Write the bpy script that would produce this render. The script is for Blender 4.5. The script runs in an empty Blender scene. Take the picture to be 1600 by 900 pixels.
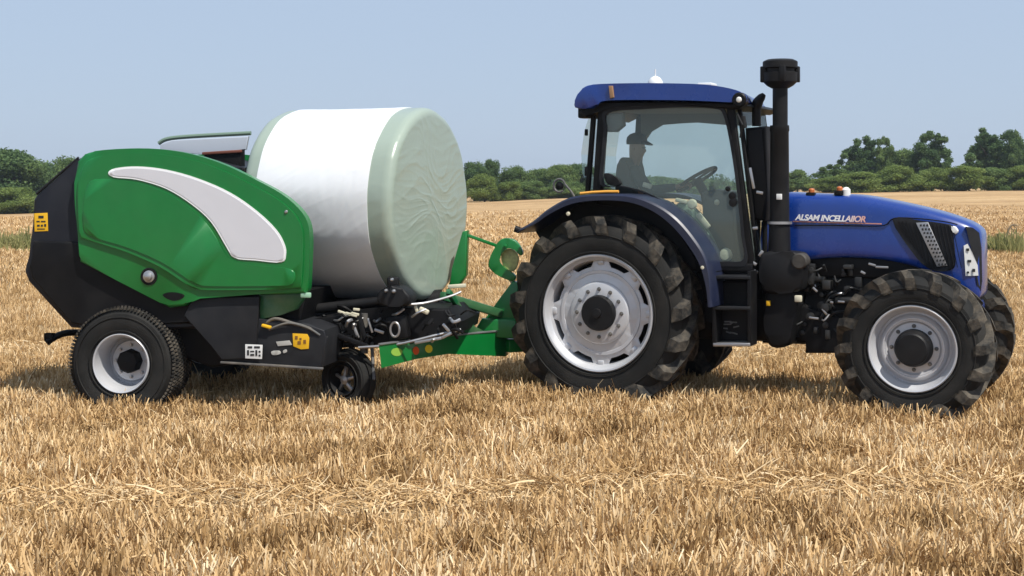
import bpy, bmesh, math, random
import numpy as np
from mathutils import Vector, Matrix
R = math.radians
random.seed(7); rng = np.random.default_rng(7)
scn = bpy.context.scene

# ------------------------------------------------------------------ camera, sky, sun, exposure
F, HY, CH = 2250.0, 290.0, 2.22          # focal length in photo pixels, horizon row, camera height
cam = bpy.data.cameras.new('camera'); camo = bpy.data.objects.new('camera', cam)
scn.collection.objects.link(camo); scn.camera = camo
camo.location = (0, 0, CH); camo.rotation_euler = (R(90), 0, 0)
cam.sensor_width = 36; cam.lens = 36 * F / 1600; cam.shift_y = (HY - 450) / 1600
cam.clip_start = 0.1; cam.clip_end = 5000
SUN_EL, SUN_AZ = 57, 140                   # azimuth clockwise from +Y
sd = Vector((math.sin(R(SUN_AZ)) * math.cos(R(SUN_EL)), math.cos(R(SUN_AZ)) * math.cos(R(SUN_EL)), math.sin(R(SUN_EL))))
w = bpy.data.worlds.new('World'); scn.world = w; w.use_nodes = True
nt = w.node_tree; nt.nodes.clear()
wo = nt.nodes.new('ShaderNodeOutputWorld'); bg = nt.nodes.new('ShaderNodeBackground')
sky = nt.nodes.new('ShaderNodeTexSky'); sky.sky_type = 'NISHITA'; sky.sun_disc = False
sky.sun_elevation = R(SUN_EL); sky.sun_rotation = R(SUN_AZ); sky.dust_density = 1.0; sky.air_density = 1.0; sky.ozone_density = 3.0
hz = nt.nodes.new('ShaderNodeMixRGB'); hz.blend_type = 'MIX'; hz.inputs[0].default_value = 0.84
hz.inputs[2].default_value = (3.75, 4.62, 6.0, 1)   # milky summer haze over the blue
nt.links.new(sky.outputs[0], hz.inputs[1]); nt.links.new(hz.outputs[0], bg.inputs[0]); nt.links.new(bg.outputs[0], wo.inputs[0])
bg.inputs[1].default_value = 0.115
sl = bpy.data.lights.new('sun', 'SUN'); sl.energy = 4.8; sl.angle = R(0.6); sl.color = (1, 0.955, 0.87)
so = bpy.data.objects.new('sun', sl); scn.collection.objects.link(so); so.rotation_euler = (-sd).to_track_quat('-Z', 'Y').to_euler()
so.location = (10, -10, 30)
vs = scn.view_settings; vs.view_transform = 'Standard'; vs.look = 'None'; vs.exposure = 0.15; vs.gamma = 1; vs.use_curve_mapping = False
scn.cycles.use_denoising = True; scn.cycles.max_bounces = 8; scn.cycles.transparent_max_bounces = 16

# ------------------------------------------------------------------ helpers
def link(o): scn.collection.objects.link(o); return o
def tag(o, label=None, cat=None, group=None, kind=None):
    for k, v in (('label', label), ('category', cat), ('group', group), ('kind', kind)):
        if v: o[k] = v
    return o
def empty(name, loc=(0, 0, 0), rz=0, parent=None):
    o = bpy.data.objects.new(name, None); link(o); o.location = loc; o.rotation_euler = (0, 0, rz); o.empty_display_size = .2
    if parent: o.parent = parent
    return o
def catmull(pts, n=6, closed=True):
    pts = [tuple(p) for p in pts]; m = len(pts); out = []
    rngi = range(m) if closed else range(m - 1)
    for i in rngi:
        p0 = pts[(i - 1) % m] if closed or i > 0 else pts[0]
        p1 = pts[i]; p2 = pts[(i + 1) % m]
        p3 = pts[(i + 2) % m] if closed or i + 2 < m else pts[-1]
        for k in range(n):
            t = k / n
            out.append(tuple(.5 * ((2 * b) + (-a + c) * t + (2 * a - 5 * b + 4 * c - d) * t * t + (-a + 3 * b - 3 * c + d) * t ** 3)
                             for a, b, c, d in zip(p0, p1, p2, p3)))
    if not closed: out.append(pts[-1])
    return out

class MB:
    """collects shapes and links them as one mesh object"""
    def __init__(s): s.v = []; s.f = []; s.m = []; s.marks = []
    def add(s, vs_, fs_, mi=0):
        o = len(s.v); s.marks.append((o, len(s.f))); s.v += [tuple(x) for x in vs_]
        s.f += [tuple(i + o for i in f) for f in fs_]; s.m += [mi] * len(fs_); return s
    def bm(s, b, mi=0, M=None):
        b.verts.ensure_lookup_table(); b.verts.index_update()
        vs_ = [(M @ v.co if M else v.co) for v in b.verts]
        s.add(vs_, [[v.index for v in f.verts] for f in b.faces], mi); b.free(); return s
    def box(s, a, b, bev=.01, mi=0, M=None, seg=2):
        bm = bmesh.new(); bmesh.ops.create_cube(bm, size=1)
        a = Vector(a); b = Vector(b); c = (a + b) / 2; d = b - a
        for v in bm.verts: v.co = Vector((v.co.x * d.x, v.co.y * d.y, v.co.z * d.z)) + c
        if bev: bmesh.ops.bevel(bm, geom=bm.edges[:], offset=min(bev, .45 * min(abs(x) for x in d)), segments=seg, affect='EDGES', profile=.5)
        return s.bm(bm, mi, M)
    def beam(s, p, q, wy, wz, bev=.008, mi=0):
        """a box whose length runs p->q"""
        p = Vector(p); q = Vector(q); d = q - p; L = d.length
        x = d.normalized(); up = Vector((0, 0, 1)) if abs(x.z) < .95 else Vector((0, 1, 0))
        y = up.cross(x).normalized(); z = x.cross(y)
        M = Matrix(((x.x, y.x, z.x, p.x), (x.y, y.y, z.y, p.y), (x.z, y.z, z.z, p.z), (0, 0, 0, 1)))
        return s.box((0, -wy / 2, -wz / 2), (L, wy / 2, wz / 2), bev, mi, M)
    def slab(s, pts, d0, d1, bev=.015, mi=0, seg=3, both=False):
        """pts: (x,z) outline, extruded along local y from d0 (near) to d1"""
        bm = bmesh.new(); n = len(pts)
        a = sum(pts[i][0] * pts[(i + 1) % n][1] - pts[(i + 1) % n][0] * pts[i][1] for i in range(n))
        if a < 0: pts = pts[::-1]
        fr = [bm.verts.new((p[0], d0, p[1])) for p in pts]; bk = [bm.verts.new((p[0], d1, p[1])) for p in pts]
        f = bm.faces.new(fr); bm.faces.new(bk[::-1])
        for i in range(n): bm.faces.new((fr[(i + 1) % n], fr[i], bk[i], bk[(i + 1) % n]))
        if bev:
            e = list(f.edges)
            if both: e += [x for x in bm.edges if all(v in bk for v in x.verts)]
            bmesh.ops.bevel(bm, geom=e, offset=bev, segments=seg, affect='EDGES', profile=.5, clamp_overlap=True)
        bmesh.ops.triangulate(bm, faces=[g for g in bm.faces if len(g.verts) > 4])
        return s.bm(bm, mi)
    def tube(s, path, r, n=10, mi=0, cap=True):
        path = [Vector(p) for p in path]; m = len(path); rs = r if isinstance(r, (list, tuple)) else [r] * m
        vs_ = []; fs = []; pu = None
        for i, p in enumerate(path):
            t = (path[min(i + 1, m - 1)] - path[max(i - 1, 0)]).normalized()
            u = (pu - t * pu.dot(t)) if pu is not None else t.orthogonal()
            u.normalize(); pu = u; v = t.cross(u)
            for k in range(n):
                a = 2 * math.pi * k / n; vs_.append(p + (u * math.cos(a) + v * math.sin(a)) * rs[i])
        for i in range(m - 1):
            for k in range(n):
                k2 = (k + 1) % n; fs.append((i * n + k, i * n + k2, (i + 1) * n + k2, (i + 1) * n + k))
        if cap: fs += [tuple(range(n))[::-1], tuple(range((m - 1) * n, m * n))]
        return s.add(vs_, fs, mi)
    def lathe(s, prof, n=48, mi=0, c=(0, 0, 0), axis='y', closed=False, M=None):
        """prof: (along axis, radius)"""
        vs_ = []; fs = []
        for (y, r) in prof:
            for k in range(n):
                a = 2 * math.pi * k / n; x, z = r * math.cos(a), r * math.sin(a)
                p = (x, y, z) if axis == 'y' else ((x, z, y) if axis == 'z' else (y, x, z))
                p = Vector((p[0] + c[0], p[1] + c[1], p[2] + c[2])); vs_.append(M @ p if M else p)
        m = len(prof)
        for i in range(m if closed else m - 1):
            j = (i + 1) % m
            for k in range(n):
                k2 = (k + 1) % n; fs.append((i * n + k, i * n + k2, j * n + k2, j * n + k))
        return s.add(vs_, fs, mi)
    def build_each(s, name, mats, parent=None):
        marks = s.marks + [(len(s.v), len(s.f))]
        for (v0, f0), (v1, f1) in zip(marks, marks[1:]):
            q = MB(); q.add(s.v[v0:v1], [tuple(i - v0 for i in f) for f in s.f[f0:f1]]); q.m = s.m[f0:f1]; o = q.build(name, mats, parent)
        return o
    def build(s, name, mats, parent=None, loc=None, ang=32, smooth=True):
        me = bpy.data.meshes.new(name); me.from_pydata([tuple(v) for v in s.v], [], s.f)
        mats = mats if isinstance(mats, (list, tuple)) else [mats]
        for m in mats: me.materials.append(m)
        me.polygons.foreach_set('material_index', s.m)
        b = bmesh.new(); b.from_mesh(me); bmesh.ops.recalc_face_normals(b, faces=b.faces); b.to_mesh(me); b.free()
        if smooth: me.shade_smooth(); me.set_sharp_from_angle(angle=R(ang))
        o = bpy.data.objects.new(name, me); link(o)
        if parent: o.parent = parent
        if loc: o.location = loc
        return o

# ------------------------------------------------------------------ materials
def mat(name, col, rough=.5, metal=0, coat=0, noise=0, nscale=6, dirt=None, dirt_amt=.35, dirt_scale=3, bump=0, bscale=40, spec=.5, sheen=0):
    m = bpy.data.materials.new(name); m.use_nodes = True; t = m.node_tree; p = t.nodes['Principled BSDF']
    p.inputs['Base Color'].default_value = (*col, 1); p.inputs['Roughness'].default_value = rough
    p.inputs['Metallic'].default_value = metal; p.inputs['Coat Weight'].default_value = coat
    p.inputs['Coat Roughness'].default_value = .08; p.inputs['Specular IOR Level'].default_value = spec
    tc = t.nodes.new('ShaderNodeTexCoord')
    cur = None
    if noise:
        n = t.nodes.new('ShaderNodeTexNoise'); n.inputs['Scale'].default_value = nscale; n.inputs['Detail'].default_value = 6
        t.links.new(tc.outputs['Object'], n.inputs['Vector'])
        mr = t.nodes.new('ShaderNodeMapRange'); mr.inputs[1].default_value = .3; mr.inputs[2].default_value = .7
        mr.inputs[3].default_value = 1 - noise; mr.inputs[4].default_value = 1 + noise
        t.links.new(n.outputs[0], mr.inputs[0])
        mx = t.nodes.new('ShaderNodeMixRGB'); mx.blend_type = 'MULTIPLY'; mx.inputs[0].default_value = 1
        mx.inputs[1].default_value = (*col, 1); t.links.new(mr.outputs[0], mx.inputs[2]); cur = mx.outputs[0]
    if dirt:
        n = t.nodes.new('ShaderNodeTexNoise'); n.inputs['Scale'].default_value = dirt_scale; n.inputs['Detail'].default_value = 9; n.inputs['Roughness'].default_value = .65
        t.links.new(tc.outputs['Object'], n.inputs['Vector'])
        mr = t.nodes.new('ShaderNodeMapRange'); mr.inputs[1].default_value = .42; mr.inputs[2].default_value = .75
        mr.inputs[3].default_value = 0; mr.inputs[4].default_value = dirt_amt; mr.clamp = True
        t.links.new(n.outputs[0], mr.inputs[0])
        mx = t.nodes.new('ShaderNodeMixRGB'); mx.inputs[1].default_value = (*col, 1); mx.inputs[2].default_value = (*dirt, 1)
        if cur: t.links.new(cur, mx.inputs[1])
        t.links.new(mr.outputs[0], mx.inputs[0]); cur = mx.outputs[0]
        ma = t.nodes.new('ShaderNodeMath'); ma.operation = 'MULTIPLY_ADD'; ma.inputs[1].default_value = .5; ma.inputs[2].default_value = rough
        t.links.new(mr.outputs[0], ma.inputs[0]); t.links.new(ma.outputs[0], p.inputs['Roughness'])
    if cur: t.links.new(cur, p.inputs['Base Color'])
    if bump:
        n = t.nodes.new('ShaderNodeTexNoise'); n.inputs['Scale'].default_value = bscale; n.inputs['Detail'].default_value = 4
        t.links.new(tc.outputs['Object'], n.inputs['Vector'])
        b = t.nodes.new('ShaderNodeBump'); b.inputs['Strength'].default_value = bump; b.inputs['Distance'].default_value = .02
        t.links.new(n.outputs[0], b.inputs['Height']); t.links.new(b.outputs[0], p.inputs['Normal'])
    return m
DUST = (.30, .24, .16)
GREEN = mat('green_paint', (.002, .155, .028), .34, coat=.15, noise=.06, dirt=(.05, .16, .06), dirt_amt=.2, dirt_scale=1.6)
DGREEN = mat('deep_green_paint', (.006, .11, .035), .4, coat=.2, noise=.1, dirt=DUST, dirt_amt=.3)
WDECAL = mat('white_decal', (.60, .60, .64), .35, coat=.3, noise=.02)
WRIM = mat('white_gloss_edge', (.85, .86, .87), .3, coat=.3)
BLUE = mat('blue_paint', (.004, .033, .215), .26, coat=.5, noise=.05, dirt=(.04, .06, .2), dirt_amt=.16, dirt_scale=2.2)
NAVY = mat('dark_fender_plastic', (.011, .016, .042), .38, noise=.12, dirt=(.05, .05, .06), dirt_amt=.3, dirt_scale=2)
BLACK = mat('black_steel', (.006, .006, .007), .5, noise=.2, dirt=(.03, .028, .025), dirt_amt=.3, dirt_scale=4, spec=.18)
PLATE = mat('charcoal_plate', (.014, .015, .018), .5, spec=.25, noise=.15, dirt=(.04, .038, .035), dirt_amt=.25)
REARB = mat('dark_blue_grey_panel', (.010, .011, .016), .48, spec=.3, noise=.12, dirt=(.035, .035, .035), dirt_amt=.2)
RUBBER = mat('tyre_rubber', (.015, .015, .0145), .72, noise=.18, nscale=3, dirt=(.07, .063, .054), dirt_amt=.32, dirt_scale=2.5, bump=.15, bscale=60, spec=.2)
LUG = mat('dusty_tyre_lug', (.024, .0235, .022), .8, noise=.3, nscale=5, dirt=(.27, .225, .17), dirt_amt=.62, dirt_scale=7, bump=.3, bscale=30, spec=.25)
SILVER = mat('silver_rim_paint', (.56, .57, .60), .38, metal=.3, noise=.06, dirt=(.40, .36, .30), dirt_amt=.3, dirt_scale=4)
STEEL = mat('bare_steel', (.45, .45, .46), .35, metal=.8, noise=.15, dirt=(.2, .17, .13), dirt_amt=.4)
GREYM = mat('grey_machinery', (.09, .09, .09), .5, noise=.35, nscale=10, dirt=DUST, dirt_amt=.4)
EXH = mat('black_exhaust_coat', (.009, .009, .010), .5, noise=.15, dirt=(.03, .028, .026), dirt_amt=.3, spec=.22)
YELLOW = mat('yellow_label', (.75, .42, .01), .5, noise=.05)
ORANGE = mat('orange_lamp', (.45, .12, .02), .3, coat=.4)
WHITE = mat('white_plastic', (.72, .72, .70), .4)
CREAM = mat('cream_plastic', (.62, .58, .44), .45, noise=.1)
SEATM = mat('dark_seat_cloth', (.030, .034, .036), .85, noise=.1)
LINER = mat('grey_cab_lining', (.16, .17, .17), .7)
MINT = mat('pale_green_trim', (.28, .36, .27), .5)
INK = mat('black_print', (.02, .02, .02), .6)

def glass_mat():
    m = bpy.data.materials.new('cab_glass'); m.use_nodes = True; t = m.node_tree; t.nodes.clear()
    o = t.nodes.new('ShaderNodeOutputMaterial'); tr = t.nodes.new('ShaderNodeBsdfTransparent'); tr.inputs[0].default_value = (.86, .93, .90, 1)
    gl = t.nodes.new('ShaderNodeBsdfGlossy'); gl.inputs['Roughness'].default_value = .03; gl.inputs[0].default_value = (.9, .95, .95, 1)
    di = t.nodes.new('ShaderNodeBsdfDiffuse'); di.inputs[0].default_value = (.50, .60, .56, 1)
    lw = t.nodes.new('ShaderNodeFresnel'); lw.inputs[0].default_value = 1.5
    ma = t.nodes.new('ShaderNodeMath'); ma.operation = 'MULTIPLY'; ma.inputs[1].default_value = .9
    mn = t.nodes.new('ShaderNodeMath'); mn.operation = 'MINIMUM'; mn.inputs[1].default_value = .22
    m1 = t.nodes.new('ShaderNodeMixShader'); m2 = t.nodes.new('ShaderNodeMixShader'); m2.inputs[0].default_value = .15
    t.links.new(lw.outputs[0], ma.inputs[0]); t.links.new(ma.outputs[0], mn.inputs[0]); t.links.new(mn.outputs[0], m1.inputs[0]); t.links.new(tr.outputs[0], m1.inputs[1]); t.links.new(gl.outputs[0], m1.inputs[2])
    t.links.new(m1.outputs[0], m2.inputs[1]); t.links.new(di.outputs[0], m2.inputs[2]); t.links.new(m2.outputs[0], o.inputs[0])
    return m
GLASS = glass_mat()

def film_mat(name, col, str_=.5, stretch=(1, 1, 1), rough=.28):
    m = mat(name, col, rough, coat=.25); t = m.node_tree; p = t.nodes['Principled BSDF']
    tc = t.nodes.new('ShaderNodeTexCoord'); mp = t.nodes.new('ShaderNodeMapping'); mp.inputs['Scale'].default_value = stretch
    n = t.nodes.new('ShaderNodeTexNoise'); n.noise_type = 'RIDGED_MULTIFRACTAL'; n.normalize = True; n.inputs['Scale'].default_value = 1.9; n.inputs['Detail'].default_value = 4; n.inputs['Roughness'].default_value = .5; n.inputs['Distortion'].default_value = .9
    b = t.nodes.new('ShaderNodeBump'); b.inputs['Strength'].default_value = str_; b.inputs['Distance'].default_value = .03
    t.links.new(tc.outputs['Object'], mp.inputs[0]); t.links.new(mp.outputs[0], n.inputs['Vector']); t.links.new(n.outputs[0], b.inputs['Height']); t.links.new(b.outputs[0], p.inputs['Normal'])
    mr = t.nodes.new('ShaderNodeMapRange'); mr.inputs[1].default_value = .3; mr.inputs[2].default_value = .7; mr.inputs[3].default_value = .97; mr.inputs[4].default_value = 1.03
    mx = t.nodes.new('ShaderNodeMixRGB'); mx.blend_type = 'MULTIPLY'; mx.inputs[0].default_value = 1; mx.inputs[1].default_value = (*col, 1)
    t.links.new(n.outputs[0], mr.inputs[0]); t.links.new(mr.outputs[0], mx.inputs[2]); t.links.new(mx.outputs[0], p.inputs['Base Color'])
    p.inputs['Subsurface Weight'].default_value = 0
    return m
FILM = film_mat('pale_green_wrap_film', (.31, .375, .315), .12, (1, .8, 2.2))
NETW = film_mat('white_wrap_film', (.80, .81, .83), .10, (2.5, .6, .6), .4)

# ------------------------------------------------------------------ ground
def sm(a, b, x): t = np.clip((x - a) / (b - a), 0, 1); return t * t * (3 - 2 * t)
GX = [-400, -64, -30, -4, 8, 35, 64, 400]; GZ = [-1.6, -1.15, -.35, .20, .75, 1.35, 1.62, 2.0]
def ground_z(x, y):
    x = np.asarray(x, float); y = np.asarray(y, float)
    g = np.interp(x * 180 / np.maximum(y, 60), GX, GZ)
    und = .05 * np.sin(x * .11 + y * .05) + .06 * np.sin(y * .075 + x * .02 + 1)
    return (g + 0) * sm(70, 180, y) + und * sm(24, 60, y)

def ground_mat():
    m = bpy.data.materials.new('straw_field'); m.use_nodes = True; t = m.node_tree; p = t.nodes['Principled BSDF']; L = t.links.new
    p.inputs['Roughness'].default_value = .95; p.inputs['Specular IOR Level'].default_value = .1
    tc = t.nodes.new('ShaderNodeTexCoord'); sp = t.nodes.new('ShaderNodeSeparateXYZ'); L(tc.outputs['Object'], sp.inputs[0])
    def noise(scale, sc, det=6, rough=.6, dist=0):
        mp = t.nodes.new('ShaderNodeMapping'); mp.inputs['Scale'].default_value = sc; L(tc.outputs['Object'], mp.inputs[0])
        n = t.nodes.new('ShaderNodeTexNoise'); n.inputs['Scale'].default_value = scale; n.inputs['Detail'].default_value = det
        n.inputs['Roughness'].default_value = rough; n.inputs['Distortion'].default_value = dist; L(mp.outputs[0], n.inputs['Vector']); return n.outputs[0]
    def ramp(src, stops):
        r = t.nodes.new('ShaderNodeValToRGB'); L(src, r.inputs[0]); e = r.color_ramp.elements
        while len(e) < len(stops): e.new(.5)
        for q, (a, c) in zip(e, stops): q.position = a; q.color = (*c, 1)
        return r.outputs[0]
    def mix(f, a, b, bt='MIX'):
        x = t.nodes.new('ShaderNodeMixRGB'); x.blend_type = bt
        if isinstance(f, (int, float)): x.inputs[0].default_value = f
        else: L(f, x.inputs[0])
        L(a, x.inputs[1]); L(b, x.inputs[2]); return x.outputs[0]
    def rng_(src, a, b, c=0, d=1):
        x = t.nodes.new('ShaderNodeMapRange'); L(src, x.inputs[0])
        for i, q in enumerate((a, b, c, d)): x.inputs[i + 1].default_value = q
        return x.outputs[0]
    fine = noise(9, (1, 2.2, 1), 9, .75)
    near = ramp(fine, [(.28, (.09, .06, .032)), (.45, (.25, .17, .09)), (.62, (.50, .36, .20)), (.8, (.66, .52, .33))])
    band = noise(.22, (.16, .8, 1), 7, .7, 1.2)                              # combine passes across the field
    far = ramp(band, [(.32, (.25, .155, .075)), (.44, (.40, .26, .135)), (.56, (.49, .335, .18)), (.72, (.55, .395, .235))])
    tuft = ramp(noise(1.1, (.35, .8, 1), 8, .8), [(.3, (.72, .70, .66)), (.5, (1, 1, 1)), (.7, (1.16, 1.14, 1.08))])
    far = mix(.9, far, tuft, 'MULTIPLY'); far = mix(.8, far, ramp(noise(.8, (.45, 1.0, 1), 9, .85, 1.0), [(.34, (.58, .54, .46)), (.5, (.97, .96, .94)), (.66, (1.16, 1.14, 1.08))]), 'MULTIPLY')
    col = mix(rng_(sp.outputs[1], 38, 62), near, far)
    L(col, p.inputs['Base Color'])
    b = t.nodes.new('ShaderNodeBump'); b.inputs['Strength'].default_value = .7; b.inputs['Distance'].default_value = .06; L(fine, b.inputs['Height']); L(b.outputs[0], p.inputs['Normal'])
    return m
GM = ground_mat()
ys = np.concatenate([np.linspace(-40, 20, 13), np.linspace(22, 240, 90), np.linspace(260, 2500, 18)])
xs = np.concatenate([np.linspace(-1800, -130, 12), np.linspace(-120, 120, 81), np.linspace(130, 1800, 12)])
XX, YY = np.meshgrid(xs, ys); ZZ = ground_z(XX, YY)
nx = len(xs); gv = np.stack([XX.ravel(), YY.ravel(), ZZ.ravel()], 1)
gf = [(j * nx + i, j * nx + i + 1, (j + 1) * nx + i + 1, (j + 1) * nx + i) for j in range(len(ys) - 1) for i in range(nx - 1)]
gme = bpy.data.meshes.new('ground'); gme.from_pydata(gv.tolist(), [], gf); gme.materials.append(GM); gme.shade_smooth()
go = link(bpy.data.objects.new('ground', gme)); tag(go, 'harvested straw-coloured field reaching the far trees', 'field', kind='structure')

# ------------------------------------------------------------------ stubble and straw (stuff)
def straw_mat(name, stops, transl=.3):
    m = bpy.data.materials.new(name); m.use_nodes = True; t = m.node_tree; t.nodes.clear(); L = t.links.new
    o = t.nodes.new('ShaderNodeOutputMaterial'); di = t.nodes.new('ShaderNodeBsdfDiffuse'); tl = t.nodes.new('ShaderNodeBsdfTranslucent')
    at_ = t.nodes.new('ShaderNodeAttribute'); at_.attribute_name = 'tone'
    r = t.nodes.new('ShaderNodeValToRGB'); e = r.color_ramp.elements
    while len(e) < len(stops): e.new(.5)
    for q, (a, c) in zip(e, stops): q.position = a; q.color = (*c, 1)
    mx = t.nodes.new('ShaderNodeMixShader'); mx.inputs[0].default_value = transl
    L(at_.outputs['Fac'], r.inputs[0]); L(r.outputs[0], di.inputs[0]); L(r.outputs[0], tl.inputs[0]); L(di.outputs[0], mx.inputs[1]); L(tl.outputs[0], mx.inputs[2]); L(mx.outputs[0], o.inputs[0])
    return m
STRAW = straw_mat('straw', [(0, (.19, .11, .045)), (.3, (.46, .295, .135)), (.62, (.70, .49, .26)), (1, (.88, .75, .52))], .16)
def ribbons(name, base, dirv, length, width, tone, mat_, bend=.25, segs=2, droop=0, minz=None, yaw=None):
    """base (n,3), dirv (n,3) unit, curved tapering strips"""
    n = len(base); yaw = rng.uniform(0, 2 * np.pi, n) if yaw is None else yaw
    side = np.stack([np.cos(yaw), np.sin(yaw), np.zeros(n)], 1)
    side -= dirv * (side * dirv).sum(1, keepdims=True); side /= np.linalg.norm(side, axis=1, keepdims=True) + 1e-9
    bd = np.cross(dirv, side) * rng.normal(0, bend, (n, 1))
    vv = []
    for k in range(segs + 1):
        t = k / segs
        c = base + dirv * (length * t)[:, None] + bd * (length * t * t)[:, None]
        c[:, 2] -= droop * length * t * t
        if minz is not None: c[:, 2] = np.maximum(c[:, 2], minz)
        wd = (width * (1 - .55 * t))[:, None] / 2
        vv += [c - side * wd, c + side * wd]
    V = np.stack(vv, 1).reshape(-1, 3); q = 2 * (segs + 1)
    off = (np.arange(n) * q)[:, None, None]
    fc = np.array([[2 * k, 2 * k + 1, 2 * k + 3, 2 * k + 2] for k in range(segs)])[None]
    Fc = (off + fc).reshape(-1, 4)
    me = bpy.data.meshes.new(name); me.vertices.add(len(V)); me.vertices.foreach_set('co', V.astype(np.float32).ravel())
    me.loops.add(Fc.size); me.loops.foreach_set('vertex_index', Fc.astype(np.int32).ravel())
    me.polygons.add(len(Fc)); me.polygons.foreach_set('loop_start', np.arange(0, Fc.size, 4, dtype=np.int32)); me.polygons.foreach_set('loop_total', np.full(len(Fc), 4, np.int32))
    me.update(calc_edges=True); me.materials.append(mat_)
    a = me.attributes.new('tone', 'FLOAT', 'POINT'); a.data.foreach_set('value', np.repeat(np.clip(tone, 0, 1), q).astype(np.float32))
    return link(bpy.data.objects.new(name, me))
def vnoise(x, y, s, seed=0):
    r = np.random.default_rng(seed); G = r.random((256, 256))
    u = x / s; v = y / s; i = np.floor(u).astype(int); j = np.floor(v).astype(int); fu = u - i; fv = v - j
    fu = fu * fu * (3 - 2 * fu); fv = fv * fv * (3 - 2 * fv); g = lambda a, b: G[a % 256, b % 256]
    return (g(i, j) * (1 - fu) + g(i + 1, j) * fu) * (1 - fv) + (g(i, j + 1) * (1 - fu) + g(i + 1, j + 1) * fu) * fv
def scatter(n, y0, y1, margin=1.5):
    y = np.sqrt(rng.uniform(y0 ** 2, y1 ** 2, n)); x = rng.uniform(-1, 1, n) * (y * .37 + margin); return x, y
def swath(y, x):      # the rows of loose straw left by the combine
    c1 = 10.15 + .25 * np.sin(x * .7) + .12 * np.sin(x * 2.3); c2 = 13.0 + .12 * np.sin(x * .9 + 2)
    return np.exp(-((y - c1) / .5) ** 2) + .55 * np.exp(-((y - c2) / .16) ** 2) + .4 * np.exp(-((y - 19.5) / .5) ** 2)
def stubble(name, n, y0, y1, h0, h1, w0, w1):
    m = n // 7; x, y = scatter(m, y0, y1); ox = rng.normal(0, .020 + .0012 * y0, (m, 7)); oy = rng.normal(0, .018 + .001 * y0, (m, 7)); th = rng.uniform(.65, 1.15, m)
    x = (x[:, None] + ox).ravel(); y = (y[:, None] + oy).ravel(); th = np.repeat(th, 7); ox = ox.ravel(); oy = oy.ravel()
    n = len(x); k = vnoise(x, y, .33, 1) * .6 + vnoise(x, y, 1.7, 2) * .4
    s = swath(y, x); row = .5 + .5 * np.sin(y * 2 * np.pi / .17 + 1.2 * vnoise(x, y, 1.5, 4))
    keep = rng.random(n) < (.12 + 1.15 * k) * (1 - .75 * np.clip(s, 0, 1)) * (.55 + .6 * row) * (1 if y0 < 50 else np.clip(1.15 - (y - y0) / 65, 0, 1))
    x, y, k, s, th, ox, oy = [q_[keep] for q_ in (x, y, k, s, th, ox, oy)]; n = len(x)
    h = th * rng.uniform(h0, h1, n) * (.65 + .6 * k) * (1 - .4 * np.clip(s, 0, 1))
    lean = np.abs(rng.normal(0, .22, n)); az = rng.uniform(0, 2 * np.pi, n)
    d = np.stack([np.sin(lean) * np.cos(az) + ox * 6, np.sin(lean) * np.sin(az) + oy * 6, np.cos(lean)], 1); d /= np.linalg.norm(d, axis=1, keepdims=True)
    z = ground_z(x, y) - .01
    tone = .12 + .62 * rng.random(n) + .5 * (vnoise(x, y, .45, 5) - .5) + .14 * (rng.random(n) < .12) + .04 * row[keep]
    o = ribbons(name, np.stack([x, y, z], 1), d, h, rng.uniform(w0, w1, n), tone, STRAW, .38, segs=3 if y0 < 10 else 2)
    return tag(o, None, None, kind='stuff')
def litter(name, n, y0, y1, l0, l1, w0, w1, on_swath):
    x, y = scatter(n, y0, y1); s = np.clip(swath(y, x), 0, 1)
    keep = rng.random(n) < ((.06 + s) if on_swath else .5 + .5 * vnoise(x, y, .6, 8)); x, y, s = x[keep], y[keep], s[keep]; n = len(x)
    az = rng.normal(0, 1.0, n) + np.pi * (rng.random(n) < .5); el = rng.normal(.12, .28, n)
    d = np.stack([np.cos(el) * np.cos(az), np.cos(el) * np.sin(az), np.sin(el)], 1)
    z = ground_z(x, y) + rng.uniform(0, .05, n) + (.10 * s * rng.random(n) if on_swath else .07 * rng.random(n))
    o = ribbons(name, np.stack([x, y, z], 1), d, rng.uniform(l0, l1, n), rng.uniform(w0, w1, n), .22 + .62 * rng.random(n), STRAW, .30, segs=4, minz=.008 if y1 < 40 else None, droop=.15)
    return tag(o, None, None, kind='stuff')
tag(stubble('stubble', 330000, 7.4, 16.5, .11, .21, .009, .023), 'dense cut straw stubble standing around the machines in the foreground', 'stubble')
tag(stubble('stubble_behind', 230000, 16.5, 30, .10, .17, .009, .016), 'straw stubble carpet behind the tractor and baler', 'stubble')
tag(stubble('stubble_far', 150000, 30, 52, .10, .18, .02, .04), 'distant straw stubble up to the weedy field edge', 'stubble')
tag(stubble('stubble_beyond', 150000, 52, 120, .10, .20, .04, .07), 'thinning pale stubble between the weedy boundary and the trees', 'stubble')
tag(litter('loose_straw', 100000, 7.4, 22, .08, .28, .008, .017, True), 'pale loose straw lying in rows across the stubble', 'straw')
tag(litter('scattered_straw', 16000, 7.4, 20, .05, .18, .008, .015, False), 'single bent straws scattered over the stubble', 'straw')

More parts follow.
